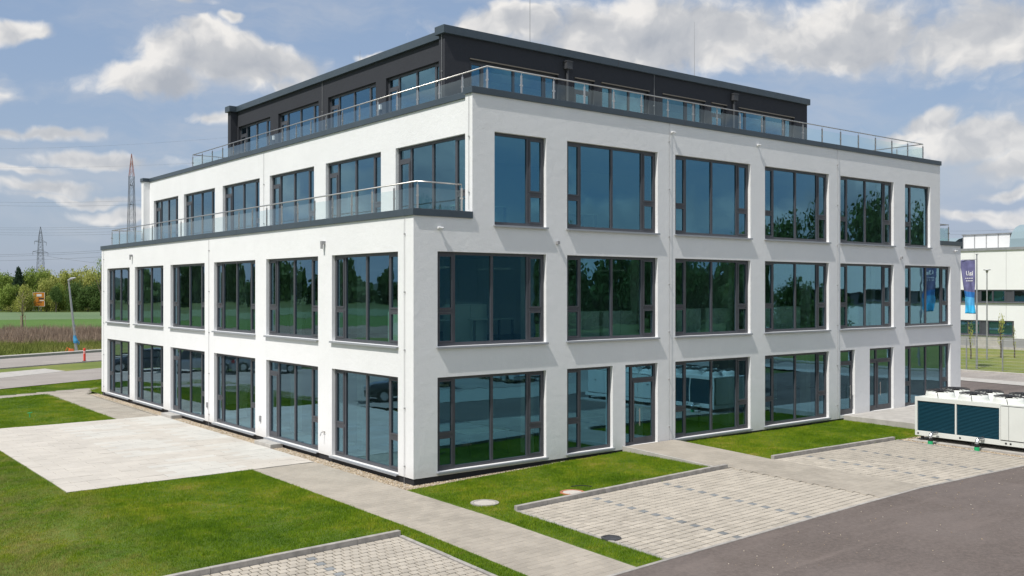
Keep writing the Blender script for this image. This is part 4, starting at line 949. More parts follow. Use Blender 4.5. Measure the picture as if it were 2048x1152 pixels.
# ================================================================== neighbour hall on the right
M_PANEL = mat('white_metal_panel', (.82, .83, .83), .5, var=.015, vscale=.5)
M_WINB = mat('blind_grey', (.18, .18, .16), .7)
N = empty('white_hall', (78, 0, 0)); tag(N, 'long white panelled industrial hall with two dark window bands and rooftop units', 'building')
def nb(x0, y0, z0, x1, y1, z1, name, m, bevel=0, parent=None):
    mb = MB(); mb.box(x0-78, y0, z0, x1-78, y1, z1); return mb.build(name, m, parent or N, bevel=bevel)
NY0, NY1 = -46, 46; NZ = 9.05
bands = [(4.15, 5.35, NY0+2, NY1), (1.05, 2.45, 19.35, NY1)]
zs = [(-.1, 1.05), (2.45, 4.15), (5.35, NZ)]
for (z0, z1) in zs:
    y = NY0
    while y < NY1: 
        nb(78, y+.012, z0, 78.2, min(y+3.0, NY1)-.012, z1, 'wall_panel', M_PANEL); y += 3.0
y = NY0
while y < 19.3: nb(78, y+.01, 1.05, 78.2, min(y+3.0, 19.3)-.01, 2.45, 'wall_panel', M_PANEL); y += 3.0
nb(78.2, NY0, -.1, 92, NY1, NZ-.25, 'hall_body', M_PANEL)
nb(77.9, NY0-.1, NZ, 78.5, NY1, NZ+.22, 'parapet_cap', M_GALV); nb(78.5, NY0, NZ-.2, 92, NY1, NZ-.05, 'roof', M_ROOF)
for (z0, z1, y0, y1) in bands:
    nb(78.05, y0, z0, 78.195, y1, z0+.12, 'band_frame', M_FRAME); nb(78.05, y0, z1-.12, 78.195, y1, z1, 'band_frame', M_FRAME); y = y0; k = 0
    nb(77.86, y0-.05, z0-.06, 78.0, y1, z0-.005, 'window_sill', M_FRAME)
    while y < y1 - .5:
        wdt = 1.15 if k % 3 != 2 else .75; e = min(y+wdt, y1)
        w = empty('window', (0, 0, 0)); w.parent = N
        nb(78.06, y, z0+.12, 78.18, y+.14, z1-.12, 'frame', M_FRAME, parent=w)
        if k % 3 == 2: nb(78.10, y+.14, z0+.12, 78.17, e, z1-.12, 'panel', M_FRAME, parent=w)
        else:
            nb(78.13, y+.14, z0+.12, 78.15, e, z1-.12, 'pane', M_GLASS, parent=w); nb(78.16, y+.14, z0+.12, 78.18, e, z1-.12, 'blind', M_WINB if z0 < 2 else M_BLACK, parent=w)
        y = e; k += 1
nb(82, 21.4, NZ-.05, 85, 26.1, 10.8, 'plant_room', M_PANEL)
for k in range(5): nb(81.93, 21.4+k*1.16, NZ, 81.995, 21.45+k*1.16, 10.78, 'post', M_GALV)
nb(81.9, 21.3, 10.8, 85.1, 26.2, 10.89, 'plant_roof', M_GALV)
for (y0, y1, zt) in ((12.0, 21.0, 11.75), (26.6, 29.5, 10.7)):
    mb = MB(); n = 10
    prof = [(84 + 3.2*math.cos(math.pi*k/n), NZ + (zt-NZ)*math.sin(math.pi*k/n)**.7) for k in range(n+1)]
    for k in range(n): (xa, za), (xb, zb) = prof[k], prof[k+1]; mb.quad((xa-78, y0, za), (xa-78, y1, za), (xb-78, y1, zb), (xb-78, y0, zb))
    mb.build('barrel_rooflight', mat('polycarbonate', (.24, .32, .35), .25) if 'polycarbonate' not in MATS else MATS['polycarbonate'], N)
nb(80, 8, NZ-.04, 88, 30, NZ+.35, 'roof_upstand', M_GALV)
# low grey retaining wall and gate
Wl = empty('garden_wall', (74, 20, 0)); tag(Wl, 'low grey panel wall with a pale pier in front of the white hall', 'wall')
for k in range(14):
    mb = MB(); mb.box(0, -14+k*2.5+.01, 0, .15, -14+(k+1)*2.5-.01, 1.02); mb.build('panel', M_GREYBOX if k != 5 else M_CONC, Wl)
mb = MB(); mb.box(-.1, -14, -.05, .3, 21, .22); mb.build('footing', M_CONC, Wl)
# flags
def flag(x, y, label, mirror=True, rz=0.0):
    root = empty('flagpole', (x, y, 0)); tag(root, label, 'flagpole', 'banner flags along the street')
    mb = MB(); mb.tube([(0, 0, -.05), (0, 0, 4), (0, 0, 7.7)], [.075, .06, .04], 10); mb.tube([(0, 0, 7.7), (0, 0, 7.74)], .1, 8); mb.build('pole', M_GALV, root)
    mb = MB(); mb.tube([(0, 0, 7.38), (-.05, 1.0, 7.36)], .018, 6); mb.build('crossbar', M_GALV, root)
    ban = MB(); nx, nz = 14, 40; z1, z0 = 7.34, 3.72
    def P(i, j):
        s = i/nx; t_ = j/nz; zz = z1 + (z0-z1)*t_; wd = .98 - .42*max(0, (t_-.15))**.8 * (1 if t_ < .75 else .85)
        yy = .12 + wd*s; xx = .07*math.sin(s*9 + t_*7)*(.3+t_) + .05*math.sin(s*17 - t_*11)*t_; return (xx, yy, zz + (.12*s*s*math.sin(t_*3)))
    for j in range(nz+1):
        for i in range(nx+1): ban.v.append(P(i, j))
    for j in range(nz):
        for i in range(nx):
            a = j*(nx+1)+i; ban.f.append((a, a+1, a+nx+2, a+nx+1)); t_ = j/nz; ban.m.append(0 if t_ < .60 else (1 if t_ < .68 else (2 if t_ < .83 else 3)))
    cols = [M_FL[0], M_FL[1], M_FL[2], M_FL[3]]
    bo = ban.build('banner', cols, root, smooth=True); so = bo.modifiers.new('thickness', 'SOLIDIFY'); so.thickness = .006
    # lettering seen from the back: mirrored
    cu = bpy.data.curves.new('banner_lettering', 'FONT'); cu.body = 'iaU'; cu.size = .44; cu.extrude = .003; cu.align_x = 'CENTER'; cu.offset = .006
    tmp = bpy.data.objects.new('tmp', cu); COL.objects.link(tmp); bpy.context.view_layer.update()
    me = bpy.data.meshes.new_from_object(tmp); bpy.data.objects.remove(tmp); me.name = 'banner_lettering'; me.materials.clear(); me.materials.append(M_LAMP)
    for v in me.vertices:   # letters run away from the pole towards +y, so they read reversed from the building side
        sx, sz = v.co.x, v.co.y; v.co = (0.0 + (v.co.z*1.0), .50 + sx*.86, 6.30 + sz)
    def onto(y, z, side):
        t_ = (z1-z)/(z1-z0); wd = .98 - .42*max(0, (t_-.15))**.8; s = min(max((y-.12)/wd, 0), 1)
        return .07*math.sin(s*9 + t_*7)*(.3+t_) + .05*math.sin(s*17 - t_*11)*t_
    lo = bpy.data.objects.new('lettering', me); COL.objects.link(lo); lo.parent = bo
    for v in me.vertices: v.co.x = onto(v.co.y, v.co.z, 0) - .012 + v.co.x
    tx = MB()
    for r_, row in enumerate(((.0, .07, .10, .16, .2, .28, .33, .44, .47, .58), (.0, .09, .12, .2, .24, .36, .40, .55))):
        for a, b in zip(row[::2], row[1::2]):
            z = 6.08 - r_*.17; ya, yb = .24+a, .24+b; x = onto((ya+yb)/2, z, 0) - .016; tx.box(x, ya, z, x+.008, yb, z+.055)
    tx.build('small_print', M_LAMP, bo)
    return root
M_FL = [mat('flag_navy', (.13, .13, .26), .7, var=.15, vscale=3), mat('flag_blue', (.02, .16, .45), .7), mat('flag_light_blue', (.08, .38, .66), .7), mat('flag_cyan', (.04, .45, .78), .7)]
flag(50.54, 9.32, 'tall pole with a navy to cyan banner beside the right edge of the office building')
flag(51.0, -13.3, 'tall pole with a navy to cyan banner, seen mirrored in the upper right windows')
flag(50.8, -2.4, 'middle pole of the row with a navy to cyan banner')
# street lamp
def lamp(x, y, h, label, tilt=0, lean_y=0, head=1, r=.055):
    root = empty('street_lamp', (x, y, 0)); tag(root, label, 'street lamp')
    mb = MB(); mb.tube([(0, 0, -.1), (0, 0, 1.0), (0, 0, h-.1)], [r*1.25, r*1.1, r*.7], 10); mb.build('pole', M_GALV, root)
    mb = MB(); mb.lathe((0, 0, h-.22), [(.06, 0), (.10, .12), (.09, .16)], 12) if head == 1 else None
    if head == 1: mb.lathe((0, 0, h-.03), [(.05, -.03), (.28, .02), (.26, .06), (.05, .08)], 16)
    else: mb.tube([(0, 0, h-.12), (0, 0, h+.02), (.18, -.1, h+.14), (.52, -.3, h+.2)], [.07, .1, .12, .06], 10)
    mb.build('lamp_head', M_GALV, root); root.rotation_euler = (tilt, lean_y, 0); return root
lamp(60.07, 13.2, 6.85, 'slim straight grey street lamp with a flat round head before the white hall')
ll = lamp(8.15, 66.3, 6.15, 'leaning grey lamp post with blue wrap around its foot beside the brown field', head=2, r=.10)
ll.rotation_euler = (R(-3), R(-5.2), R(0))
mb = MB(); mb.tube([(0, 0, .75), (.03, 0, .95), (0, .02, 1.2), (.0, 0, 1.5)], [.16, .2, .15, .1], 9); mb.tube([(.1, 0, 1.0), (.28, -.05, .8), (.25, 0, .62)], .05, 6); mb.build('blue_wrap', M_TARP, ll)
mb = MB(); mb.tube([(0, 0, 2.3), (.12, -.02, 2.3), (.12, -.02, 2.15)], .05, 6); mb.build('junction_box', M_GREYBOX, ll)
mb = MB(); mb.box(7.4, 65.6, 0, 7.75, 65.9, .3); mb.tube([(7.6, 65.8, .25), (7.3, 65.9, .42), (7.2, 66, .1)], .03, 5); tag(mb.build('cable_box', M_ORANGE), 'small orange cable box lying at the foot of the leaning lamp', 'box')
rp = empty('marker_post', (5.6, 54.0, 0)); tag(rp, 'red marker post with pale reflector bands standing beside the road', 'post')
mb = MB(); mb.tube([(0, 0, -.05), (0, 0, .78)], .085, 12); mb.tube([(0, 0, .78), (0, 0, .98), (0, 0, 1.0)], [.085, .09, .05], 12); mb.build('post', M_RED, rp)
for z in (.62, .74): mb = MB(); mb.tube([(0, 0, z), (0, 0, z+.04)], .09, 12); mb.build('reflector_band', M_LAMP, rp)
mb = MB(); mb.lathe((0, 0, -.02), [(.17, 0), (.15, .06), (.09, .08)], 12); mb.build('base', M_BLACK, rp)
# mesh fence in front of the hall
Fn = empty('mesh_fence', (49.6, 8, 0)); tag(Fn, 'galvanised wire mesh fence with thin posts along the street lawn', 'fence')
fa, fb_ = Vector((46.0, 22.0)), Vector((51.5, 1.0)); L = (fb_-fa).length; d = (fb_-fa)/L; n = 10; o0 = Vector((49.6, 8, 0))
for k in range(n+1):
    p = fa + d*(L*k/n); mb = MB(); mb.box(p.x-.035-o0.x, p.y-.035-o0.y, 0, p.x+.035-o0.x, p.y+.035-o0.y, 2.12); mb.build('post', M_GALV, Fn)
mb = MB()
for z in np.arange(.08, 2.06, .2): mb.tube([(fa.x-o0.x, fa.y-o0.y, z), (fb_.x-o0.x, fb_.y-o0.y, z)], .006 if z < 2 else .02, 4)
mb.tube([(fa.x-o0.x, fa.y-o0.y, 2.03), (fb_.x-o0.x, fb_.y-o0.y, 2.03)], .014, 4)
for k in range(int(L/.10)): p = fa + d*(k*.10); mb.tube([(p.x-o0.x, p.y-o0.y, .06), (p.x-o0.x, p.y-o0.y, 2.03)], .0018, 3, caps=False)
mb.build('wire_mesh', M_GALV, Fn)
# ================================================================== far sign, pylons
SG = empty('road_sign', (43.3, 240, 0)); tag(SG, 'big orange direction sign board on thin legs before the trees', 'sign'); SG.rotation_euler.z = YAW - R(90) + R(18)
M_SIGN = mat('sign_orange', (.62, .22, .02), .5); M_SIGNL = mat('sign_line', (.05, .04, .03), .5)
mb = MB(); mb.box(-1.35, -.05, 1.3, 1.35, .05, 4.8); mb.build('board', M_SIGN, SG)
mb = MB()
for (a, b, c, d2) in ((-1.35, 1.3, 1.35, 1.36), (-1.35, 4.74, 1.35, 4.8), (-1.35, 1.3, -1.27, 4.8), (1.27, 1.3, 1.35, 4.8)): mb.box(a, -.07, b, c, -.052, d2)
mb.build('border', M_LAMP, SG)
mb = MB(); mb.box(-.5, -.07, 3.75, .65, -.052, 4.35); mb.box(.2, -.07, 2.65, 1.15, -.052, 2.85); mb.build('white_field', M_LAMP, SG)
mb = MB(); mb.box(-.02, -.07, 2.2, .08, -.052, 3.7); mb.box(.08, -.07, 3.05, 1.15, -.052, 3.4); mb.box(.08, -.07, 2.4, .7, -.052, 2.48); mb.box(-.6, -.07, 2.2, .7, -.052, 2.28); mb.build('line_diagram', M_SIGNL, SG)
for x in (-1.1, 0.0, .5): mb = MB(); mb.box(x-.06, 0.06, 0, x+.06, .16, 1.9); mb.build('leg', M_GALV, SG)
def pylon(x, y, h, wb_, wt, label, redtop=False, arms=()):
    root = empty('lattice_pylon', (x, y, 0)); tag(root, label, 'pylon'); mb = MB(); n = int(h/2.6); top = MB(); r = .09
    def half(z): return (wb_ + (wt-wb_)*min(z/(h*.85), 1))/2 if z < h*.85 else wt/2*(1-(z-h*.85)/(h*.15))+.05
    sg = [(-1,-1),(1,-1),(1,1),(-1,1)]
    for k in range(n):
        z0, z1 = h*k/n, h*(k+1)/n; a, b = half(z0), half(z1); m_ = top if (redtop and z0 > h*.8) else mb
        for q in range(4):
            (x0, y0), (x1, y1) = sg[q], sg[(q+1) % 4]
            m_.tube([(x0*a, y0*a, z0), (x0*b, y0*b, z1)], r, 3, caps=False)
            m_.tube([(x0*a, y0*a, z0), (x1*b, y1*b, z1)], r*.6, 3, caps=False)
            m_.tube([(x1*a, y1*a, z0), (x0*b, y0*b, z1)], r*.6, 3, caps=False)
            m_.tube([(x0*b, y0*b, z1), (x1*b, y1*b, z1)], r*.5, 3, caps=False)
    mb.build('lattice_mast', M_PYLON, root)
    if redtop: top.build('painted_top', M_PYRED, root)
    for (z, L) in arms:
        am = MB(); dx, dy = math.cos(YAW), math.sin(YAW)
        for s in (-1, 1):
            for o in (-.8, .8): am.tube([(-dy*o*.4, dx*o*.4, z), (s*dx*L, s*dy*L, z+.3)], .12, 3)
            am.tube([(0, 0, z+1.6), (s*dx*L, s*dy*L, z+.3)], .09, 3)
            am.tube([(s*dx*L, s*dy*L, z+.3), (s*dx*L, s*dy*L, z-1.6)], .1, 4)
        am.build('cross_arm', M_PYLON, root)
    return root
def at(px, dep):   # a point straight ahead of the lens column px at that depth
    f_ = Vector((math.cos(YAW), math.sin(YAW))); r_ = Vector((math.sin(YAW), -math.cos(YAW))); p = Vector((CAMP.x, CAMP.y)) + (f_ + r_*(px-1024)/1942.0)*dep; return p.x, p.y
x, y = at(81, 560); pylon(x, y, 42, 5.2, 1.9, 'distant green grey lattice pylon rising above the trees at the far left', arms=[(27, 9), (33, 7)])
x, y = at(263, 350); pylon(x, y, 54.5, 3.6, 1.5, 'tall lattice pylon with a red and white top right behind the lower terrace railing', redtop=True, arms=[(43, 1.6), (36, 1.8)])
def wires(label, a, za, b, zb, offs, r=.05, sag=2.0):
    root = empty('power_line', (a[0], a[1], za)); tag(root, label, 'power line', 'overhead lines between the pylons')
    for (dz, dh) in offs:
        mb = MB(); pts = []
        for k in range(17): t_ = k/16; pts.append(((b[0]-a[0])*t_, (b[1]-a[1])*t_ + dh, (zb-za)*t_ + dz - sag*4*t_*(1-t_)))
        mb.tube(pts, r, 3, caps=False); mb.build('cable', M_PYLON, root)
def hgt(py, dep): return CAMP.z + (580.5-py)/1942.0*dep
a, b = at(-120, 480), at(520, 340)
wires('upper pair of thin overhead cables crossing the sky at the left', a, hgt(400, 480), b, hgt(388, 340), [(0, 0), (-1.6, 0)], .035)
wires('faint topmost overhead cable at the left', a, hgt(330, 480), b, hgt(318, 340), [(0, 0), (8.5, 0)], .022)
wires('bundle of overhead cables just above half height of the tall pylon', a, hgt(452, 480), b, hgt(436, 340), [(0, 0), (-.9, 0), (-2.2, 0), (-3.2, 0)], .035)
a, b = at(-120, 600), at(420, 520)
wires('lowest dark pair of overhead cables behind the distant pylon', a, hgt(522, 600), b, hgt(497, 520), [(0, 0), (2.6, 0), (3.6, 0)], .06)
wires('single overhead cable sloping down behind the building', at(86, 560), hgt(511, 560), at(420, 520), hgt(538, 520), [(0, 0)], .06)
x0, x1 = at(1900, 420), at(2300, 380)
wires('overhead cables above the white hall', x0, hgt(462, 420), x1, hgt(425, 380), [(0, 0), (-1.5, 0), (-3.5, 0)], .035)
# ================================================================== trees
def crown_mesh(name, seed, kind='round', n=1500, leaf=.34):
    rs = np.random.RandomState(seed); lobes = []
    if kind == 'round':
        for k in range(38):
            a = rs.uniform(0, 6.28); r = rs.uniform(0, .62)**.8; z = rs.uniform(.12, .86); w = .95*math.sqrt(max(.05, 1-(abs(z-.45)/.62)**2))
            lobes.append((r*w*math.cos(a), r*w*math.sin(a), z, rs.uniform(.15, .36)))
    elif kind == 'cone':
        for k in range(26): z = .08 + .9*k/26; a = k*2.4; r = (1-z)*.62; lobes.append((r*math.cos(a), r*math.sin(a), z, .10+.22*(1-z)))
    elif kind == 'slim':
        for k in range(9): z = .3+.07*k; a = k*2.2; lobes.append((.22*math.cos(a), .22*math.sin(a), z, .2))
    lobes = np.array(lobes); wts = lobes[:, 3]**2; idx = rs.choice(len(lobes), n, p=wts/wts.sum()); L = lobes[idx]
    v = rs.normal(size=(n, 3)); v /= np.linalg.norm(v, axis=1)[:, None]; rr = L[:, 3]*rs.uniform(.35, 1.28, n)**.8
    P = L[:, :3] + v*rr[:, None]*np.array([1, 1, .8 if kind != 'cone' else .45]); P[:, 2] = np.clip(P[:, 2], .02, 1.1)
    nn = v*.7 + rs.normal(size=(n, 3))*.5; nn /= np.linalg.norm(nn, axis=1)[:, None]; t = np.cross(nn, rs.normal(size=(n, 3))); t /= np.linalg.norm(t, axis=1)[:, None]; b = np.cross(nn, t)
    s = leaf*.5*rs.uniform(.5, 1.3, n)[:, None]/10.0
    q = np.stack([P-t*s, P-b*s*.7, P+t*s, P+b*s*.7], 1).reshape(-1, 3)
    return q
CROWNS = {}
def crown_data(key, seed, kind, n, leaf, mi):
    if key not in CROWNS:
        o = npmesh('crown', crown_mesh('crown', seed, kind, n, leaf), 4, M_LEAF[mi]); CROWNS[key] = o.data; bpy.data.objects.remove(o)
    return CROWNS[key]
TREE_N = 0
def tree(x, y, h, r, kind, mi, label, cat='tree', group=None, name=None, n=7000, leaf=.66, seed=None, trunk=.12):
    global TREE_N; TREE_N += 1; sd_ = seed if seed is not None else TREE_N % 4
    root = empty(name or {'round': 'broadleaf_tree', 'cone': 'spruce_tree', 'slim': 'young_tree'}[kind], (x, y, 0)); tag(root, label, cat, group)
    t = MB(); t.tube([(0, 0, -.2), (.03, 0, h*.2), (-.05, .05, h*.55), (0, 0, h*.85)], [h*.022, h*.018, h*.011, h*.004], 7)
    if kind == 'round':
        for k in range(5): a = k*1.3; t.tube([(0, 0, h*(.2+.07*k)), (r*.35*math.cos(a), r*.35*math.sin(a), h*(.4+.07*k)), (r*.6*math.cos(a), r*.6*math.sin(a), h*(.55+.06*k))], [h*.01, h*.006, h*.002], 5)
    t.build('trunk', M_BARK, root)
    c = bpy.data.objects.new('crown', crown_data((kind, sd_, n, leaf, mi), sd_*7+3, kind, n, leaf, mi)); COL.objects.link(c); c.parent = root
    z0 = h*trunk; c.location = (0, 0, z0); c.scale = (r, r, h-z0); c.rotation_euler.z = rnd.uniform(0, 6.28); return root
# named tree line left of the building, about 250 m away
TL = [(-30, 262, 11.5, 6, 'round', 0, 'dark green tree cut off by the left picture edge'), (8, 255, 9.6, 5.5, 'round', 0, 'rounded mid green tree left of the spruce'), (22, 240, 6.5, 4, 'round', 0, 'low green bush tree in front of the left tree group'),
      (37, 250, 11.6, 3.2, 'cone', 3, 'dark pointed spruce standing taller than its neighbours'), (62, 252, 10.6, 4.2, 'round', 0, 'bright green tree just right of the spruce'), (48, 238, 6.5, 3.0, 'round', 1, 'small yellow green tree in front of the spruce'),
      (84, 258, 10.4, 4.6, 'round', 0, 'green tree right behind the orange sign'), (104, 262, 10.8, 4.4, 'round', 1, 'pale yellow green tree behind the right edge of the sign'), (93, 244, 8.2, 3.4, 'round', 1, 'pale willow right beside the orange sign'), (118, 248, 7.0, 3, 'round', 0, 'green bush between the sign and the leaning lamp'),
      (132, 256, 10.2, 4.4, 'round', 1, 'yellow green willow left of the leaning lamp'), (157, 262, 11.0, 5.2, 'round', 1, 'broad yellow green willow behind the lamp head'), (150, 244, 7.4, 3.4, 'round', 2, 'dark green bush just left of the lamp pole'), (182, 254, 10.2, 4.6, 'round', 1, 'yellow green tree between the lamp and the building'),
      (176, 242, 6.4, 3.4, 'round', 2, 'dark green bush right of the lamp pole'), (205, 256, 10.4, 4.4, 'round', 1, 'yellow green tree beside the building corner'), (200, 242, 7.2, 3.6, 'round', 2, 'dark green bush at the building corner'), (226, 258, 10, 5, 'round', 0, 'green tree half hidden behind the building corner')]
for (px, dep, h, r, kd, mi, lb) in TL:
    x, y = at(px, dep); tree(x, y, h, r*1.08, kd, mi, lb, group='tree line beyond the fields', trunk=.01)
for k, (px, lb) in enumerate(((-60, 'tree beyond the left picture edge, nearer one'), (-110, 'tree beyond the left picture edge, middle one'), (-160, 'tree beyond the left picture edge, farther one'))):
    x, y = at(px, 258); tree(x, y, 11, 6, 'round', k % 2, lb, group='tree line beyond the fields')
x, y = at(112, 232); tree(x, y, 6.2, 1.9, 'round', 2, 'small dark tree on a pale bare trunk right of the orange sign', trunk=.4)
x, y = at(203, 200); tree(x, y, 12.4, 2.2, 'round', 0, 'thin half bare tree top rising beside the building corner', n=260, leaf=.8, trunk=.5)
# low hedge edge and flowering bush
x, y = at(16, 238); tree(x, y, 1.8, 2.0, 'round', 1, 'low yellow flowering bush at the field edge', name='flowering_bush', n=500, trunk=.02)
def young(x, y, h, label, mi=1, stakes=True, n=260):
    root = tree(x, y, h, h*.17, 'slim', mi, label, n=n, leaf=1.1, trunk=.15, seed=2)
    if stakes:
        for k in range(3):
            a = k*2.09; mb = MB(); mb.tube([(.35*math.cos(a), .35*math.sin(a), -.1), (.33*math.cos(a), .33*math.sin(a), h*.42)], .035, 6); mb.build('stake', M_STAKE, root)
    return root
x, y = at(45, 122); yt = young(x, y, 5.0, 'young tree with bare reddish twigs tied to stakes in the brown field', mi=1, n=50)
yt2 = MB()
for k in range(26):
    a = k*2.4; z = 1.7+.12*k; l = .55+.3*math.sin(k); yt2.tube([(0, 0, z), (l*.6*math.cos(a), l*.6*math.sin(a), z+.4), (l*math.cos(a), l*math.sin(a), z+.75)], [.02, .012, .006], 4)
yt2.build('twigs', M_YBARK, yt)
young(59.9, 14.36, 2.9, 'young tree behind the fence beside the building edge', stakes=False, n=110); young(62.84, 13.43, 3.6, 'leafier young tree behind the fence near the flagpole', stakes=False, n=160); young(63.67, 12.78, 2.6, 'thin sapling with few leaves at the right picture edge', stakes=False, n=70)
# trees across the yard and beyond the west fields (seen mirrored in the glass)
ORD = 'first second third fourth fifth sixth seventh eighth ninth tenth eleventh twelfth thirteenth fourteenth fifteenth sixteenth seventeenth eighteenth nineteenth twentieth last-but-one last'.split()
def TREE_WORDS(i, f): return 'dark green ' + f % ORD[i]
k = 0
for i in range(22):
    x = 6 + i*6.2 + rnd.uniform(-1.5, 1.5); y = -66 - (i % 3)*6; k += 1
    tree(x, y, rnd.uniform(11, 15), rnd.uniform(4.2, 5.6), 'round', (2, 0, 2)[i % 3], TREE_WORDS(i, 'tree in the row across the yard, %s from its left end'), group='tree row across the yard')
for i in range(6):
    tree(100 + i*1.5, -22 - i*9, rnd.uniform(16, 19), rnd.uniform(5, 6.5), 'round', 2, TREE_WORDS(i, 'tall tree behind the white hall, %s from its street end'), group='tall trees behind the white hall')
for i, (tx_, ty_, th_) in enumerate(((70, -33, 5.5), (71, -38, 6.5), (69, -43, 7.5), (66, -48, 9.0))):
    tree(tx_, ty_, th_, 3.4, 'round', 2, ('lowest', 'second lowest', 'second tallest', 'tallest')[i] + ' of the four small trees against the wall of the white hall', group='small trees by the hall', trunk=.02)
def wood():
    P = []
    for i in range(110):
        a = R(88 + i*1.05); d = 400 + 30*math.sin(i*1.7); cx, cy = CAMP.x + d*math.cos(a), CAMP.y + d*math.sin(a); h = 13 + 4*math.sin(i*2.3) + 3*math.sin(i*.37)
        q = crown_mesh('w', i % 5, 'round', 420, 3.2)*np.array([7.5, 7.5, h]) + np.array([cx, cy, 0]); P.append(q)
    tag(npmesh('distant_wood', np.concatenate(P), 4, M_LEAF[2]), 'far dark wood beyond the western fields', 'wood', kind='stuff')
wood()
def south_wood():
    P = []
    for i in range(60):
        cx, cy = -30 + i*4.6, -92 - 9*(i % 2); h = 11 + 3*math.sin(i*2.3) + 2*math.sin(i*.37)
        P.append(crown_mesh('w', i % 5, 'round', 900, 1.9)*np.array([5.5, 5.5, h]) + np.array([cx, cy, -.3]))
    tag(npmesh('southern_wood', np.concatenate(P), 4, M_LEAF[2]), 'dense dark wood behind the tree row across the yard', 'wood', kind='stuff')
south_wood()
def hillside():
    mb = MB(); n = 60
    for i in range(n+1):
        a = R(-20 + 240*i/n); h = 26 + 14*math.sin(i*.5) + 7*math.sin(i*1.31)
        for (d, z) in ((1500, -1), (1900, h*.8), (2300, h*1.2)): mb.v.append((d*math.cos(a), d*math.sin(a), z))
    for i in range(n):
        for q in range(2): a = i*3+q; mb.f.append((a, a+1, a+4, a+3)); mb.m.append(0)
    tag(mb.build('hills', mat('wooded_hills', (.035, .055, .04), .95, var=.4, vscale=.01), smooth=True), kind='structure')
hillside()
# ================================================================== house, cars and equipment mirrored in the glass
GH = empty('grey_hall', (37, -52, 0)); tag(GH, 'plain blue grey hall across the yard, mirrored in the first floor corner window', 'building')
for k in range(6): mb = MB(); mb.box(-6.5+k*2.17, 4.9, 0, -6.5+(k+1)*2.17-.03, 5.0, 8.6); mb.build('wall_panel', mat('blue_grey_panel', (.16, .22, .27), .5, var=.05) if 'blue_grey_panel' not in MATS else MATS['blue_grey_panel'], GH)
mb = MB(); mb.box(-6.5, -5, 0, 6.5, 4.9, 8.5); mb.build('hall_body', MATS['blue_grey_panel'], GH)
mb = MB(); mb.box(-6.7, -5.2, 8.6, 6.7, 5.15, 8.8); mb.build('roof', M_GALV, GH)
mb = MB(); mb.box(-3.2, 5.0, 0, .6, 5.05, 4.2); mb.build('roller_door', M_GALV, GH)
H = empty('red_roofed_house', (-230, 150, 0), R(20)); tag(H, 'distant house with a steep red tiled roof, mirrored in the corner window', 'house')
mb = MB(); mb.box(-9, -6, 0, 9, 6, 6); mb.build('wall', M_WHITE, H)
mb = MB(); mb.v = [(-9.6,-6.8,5.6),(9.6,-6.8,5.6),(9.6,6.8,5.6),(-9.6,6.8,5.6),(-9.6,0,12.5),(9.6,0,12.5)]; mb.f = [(0,1,5,4),(2,3,4,5),(0,4,3),(1,2,5),(0,3,2,1)]; mb.m = [0]*5
mb.build('roof', mat('roof_tile', (.35, .09, .05), .8, var=.2), H)
for x in (-6, -2, 2, 6):
    for z in (1.0, 3.6): mb = MB(); mb.box(x-.6, -6.06, z, x+.6, -6.0, z+1.3); mb.build('window', M_FRAME, H)
M_TYRE = mat('tyre', (.025, .025, .026), .85); M_RIM = mat('alloy_rim', (.55, .56, .58), .3, metal=.8); M_CGL = mat('car_glass', (.02, .025, .03), .06, spec=.9); M_LIGHT = mat('headlight', (.7, .72, .75), .15); M_TAIL = mat('tail_light', (.4, .01, .01), .3)
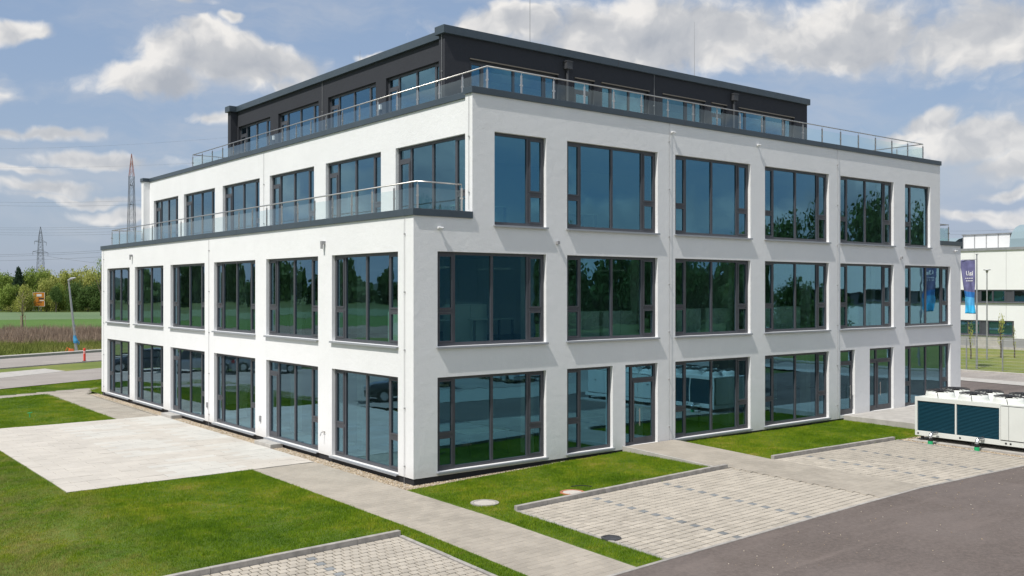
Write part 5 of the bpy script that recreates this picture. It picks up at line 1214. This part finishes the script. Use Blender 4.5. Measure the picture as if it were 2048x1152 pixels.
def car(x, y, rz, col, label, van=False, group='cars parked around the building'):
    nm = 'paint_%d' % int(sum(col)*1000)
    pm = MATS.get(nm) or mat(nm, col, .28, metal=.25, coat=1.0)
    root = empty('parked_car', (x, y, g(x, y)+.01 if abs(x) < 60 else 0), rz); tag(root, label, 'van' if van else 'car', group)
    L = 4.5; hw = .88
    low = [(-2.25,.35),(-2.22,.62),(-2.1,.80),(-1.3,.93),(-.7,.98),(1.4,1.0),(2.1,.96),(2.24,.80),(2.26,.42)]
    top = [(-1.15,.94),(-.45,1.38),(.2,1.47),(1.0,1.44),(1.55,1.28),(2.05,.97)] if not van else [(-1.3,.95),(-.75,1.6),(-.2,1.82),(1.6,1.84),(2.1,1.7),(2.18,.97)]
    def loft(prof, zb, w_of, name, m, par=root):
        mb = MB(); n = len(prof); offs = [(-1, 0), (-.93, 1), (.93, 1), (1, 0)]
        # rings across: side bottom, side shoulder, roof edge
        cols = [(-1.0, 0.0), (-1.0, .55), (-.90, .93), (-.55, 1.0), (.55, 1.0), (.90, .93), (1.0, .55), (1.0, 0.0)]
        for (px, pz) in prof:
            for (s, t_) in cols: mb.v.append((px, s*w_of(px, t_), zb(px) + (pz-zb(px))*t_))
        k_ = len(cols)
        for i in range(n-1):
            for j in range(k_-1): a = i*k_+j; mb.f.append((a, a+1, a+k_+1, a+k_)); mb.m.append(0)
        mb.f.append(tuple(range(k_))); mb.f.append(tuple(reversed(range((n-1)*k_, n*k_)))); mb.m += [0, 0]
        o = mb.build(name, m, par, smooth=True); return o
    end = lambda px: 1 - .10*max(0, abs(px)-1.7)/.55
    loft(low, lambda p: .24, lambda p, t_: hw*end(p)*(1-.04*(1-t_)), 'body', pm)
    loft(top, lambda p: .92, lambda p, t_: hw*(.95-.20*t_), 'cabin_glass', M_CGL)
    rf = [(p[0]+(.14 if i == 1 else 0), p[1]+.012) for i, p in enumerate(top[1:-1])]
    loft(rf, lambda p: (1.36 if not van else 1.6), lambda p, t_: hw*.77, 'roof', pm)
    for sx in (-1.38, 1.36):
        for s in (-1, 1):
            w = MB(); w.tube([(sx, s*.70, .31), (sx, s*.90, .31)], .32, 20); tyre = w.build('wheel', M_TYRE, root)
            r_ = MB(); r_.tube([(sx, s*.895, .31), (sx, s*.91, .31)], .21, 10); r_.build('rim', M_RIM, tyre)
    for s in (-1, 1):
        mb = MB(); mb.box(-2.24, s*.50, .62, -2.1, s*.80, .76); mb.build('headlight', M_LIGHT, root); mb = MB(); mb.box(2.14, s*.55, .72, 2.27, s*.80, .88); mb.build('tail_light', M_TAIL, root)
    mb = MB(); mb.box(-2.27, -.45, .38, -2.2, .45, .56); mb.build('grille', M_BLACK, root)
    return root
car(-10.8, 17.6, R(205), (.015, .017, .02), 'black car parked west of the terrace, mirrored in the corner ground floor window')
car(-8.8, 40.0, R(205), (.42, .43, .45), 'silver van like car parked at the west car park, mirrored in the sunlit facade', van=True)
car(-12.0, 37.0, R(25), (.36, .37, .38), 'silver hatchback parked left of the silver van, mirrored in the sunlit facade')
car(-6.2, 43.0, R(205), (.02, .03, .05), 'dark blue car parked beyond the silver van, mirrored in the far windows')
for i, (x, c, lb) in enumerate(((1.5, (.03, .035, .045), 'dark saloon at the left end of the row across the yard'), (4.6, (.55, .56, .56), 'white car second from the left in the row across the yard'), (7.8, (.05, .09, .2), 'blue car in the row across the yard'), (11.0, (.4, .41, .42), 'silver car in the middle of the row across the yard'), (15.5, (.03, .03, .03), 'black car right of the silver one in the row across the yard'), (22, (.5, .5, .5), 'light grey car at the right end of the row across the yard'))):
    car(x, -23.5 - (i % 2)*.3, R(90 + rnd.uniform(-2, 2)), c, lb, group='cars parked across the yard')
sheet('south_car_park', rect(-30, -30, 60, -20.4), .006, M_ROAD, 4)
pave_y = sheet('south_parking_bay', rect(-12, -20.3, 30, -15.3), .006, mat('south_pavers', (.36, .34, .30), .9, var=.1, vscale=4), 1.0)
def pipe_roll(x, y, r, w, label, rz):
    root = empty('pipe_drum', (x, y, g(x, y)), rz); tag(root, label, 'pipe drum')
    mb = MB(); mb.tube([(0, -w/2, r), (0, w/2, r)], r*.92, 30); mb.build('drum', M_BLACK, root)
    for s in (-w/2, w/2): mb = MB(); mb.tube([(r*math.cos(t_), s, r+r*math.sin(t_)) for t_ in np.linspace(0, 2*math.pi, 33)], .045, 6, caps=False); mb.build('orange_rim', M_ORANGE, root)
pipe_roll(26.5, -9.9, 1.15, 1.6, 'large black drum with orange rims standing beyond the cooling unit', R(70)); pipe_roll(29.8, -12.4, .95, 1.4, 'smaller black drum with orange rims behind the large one', R(60))
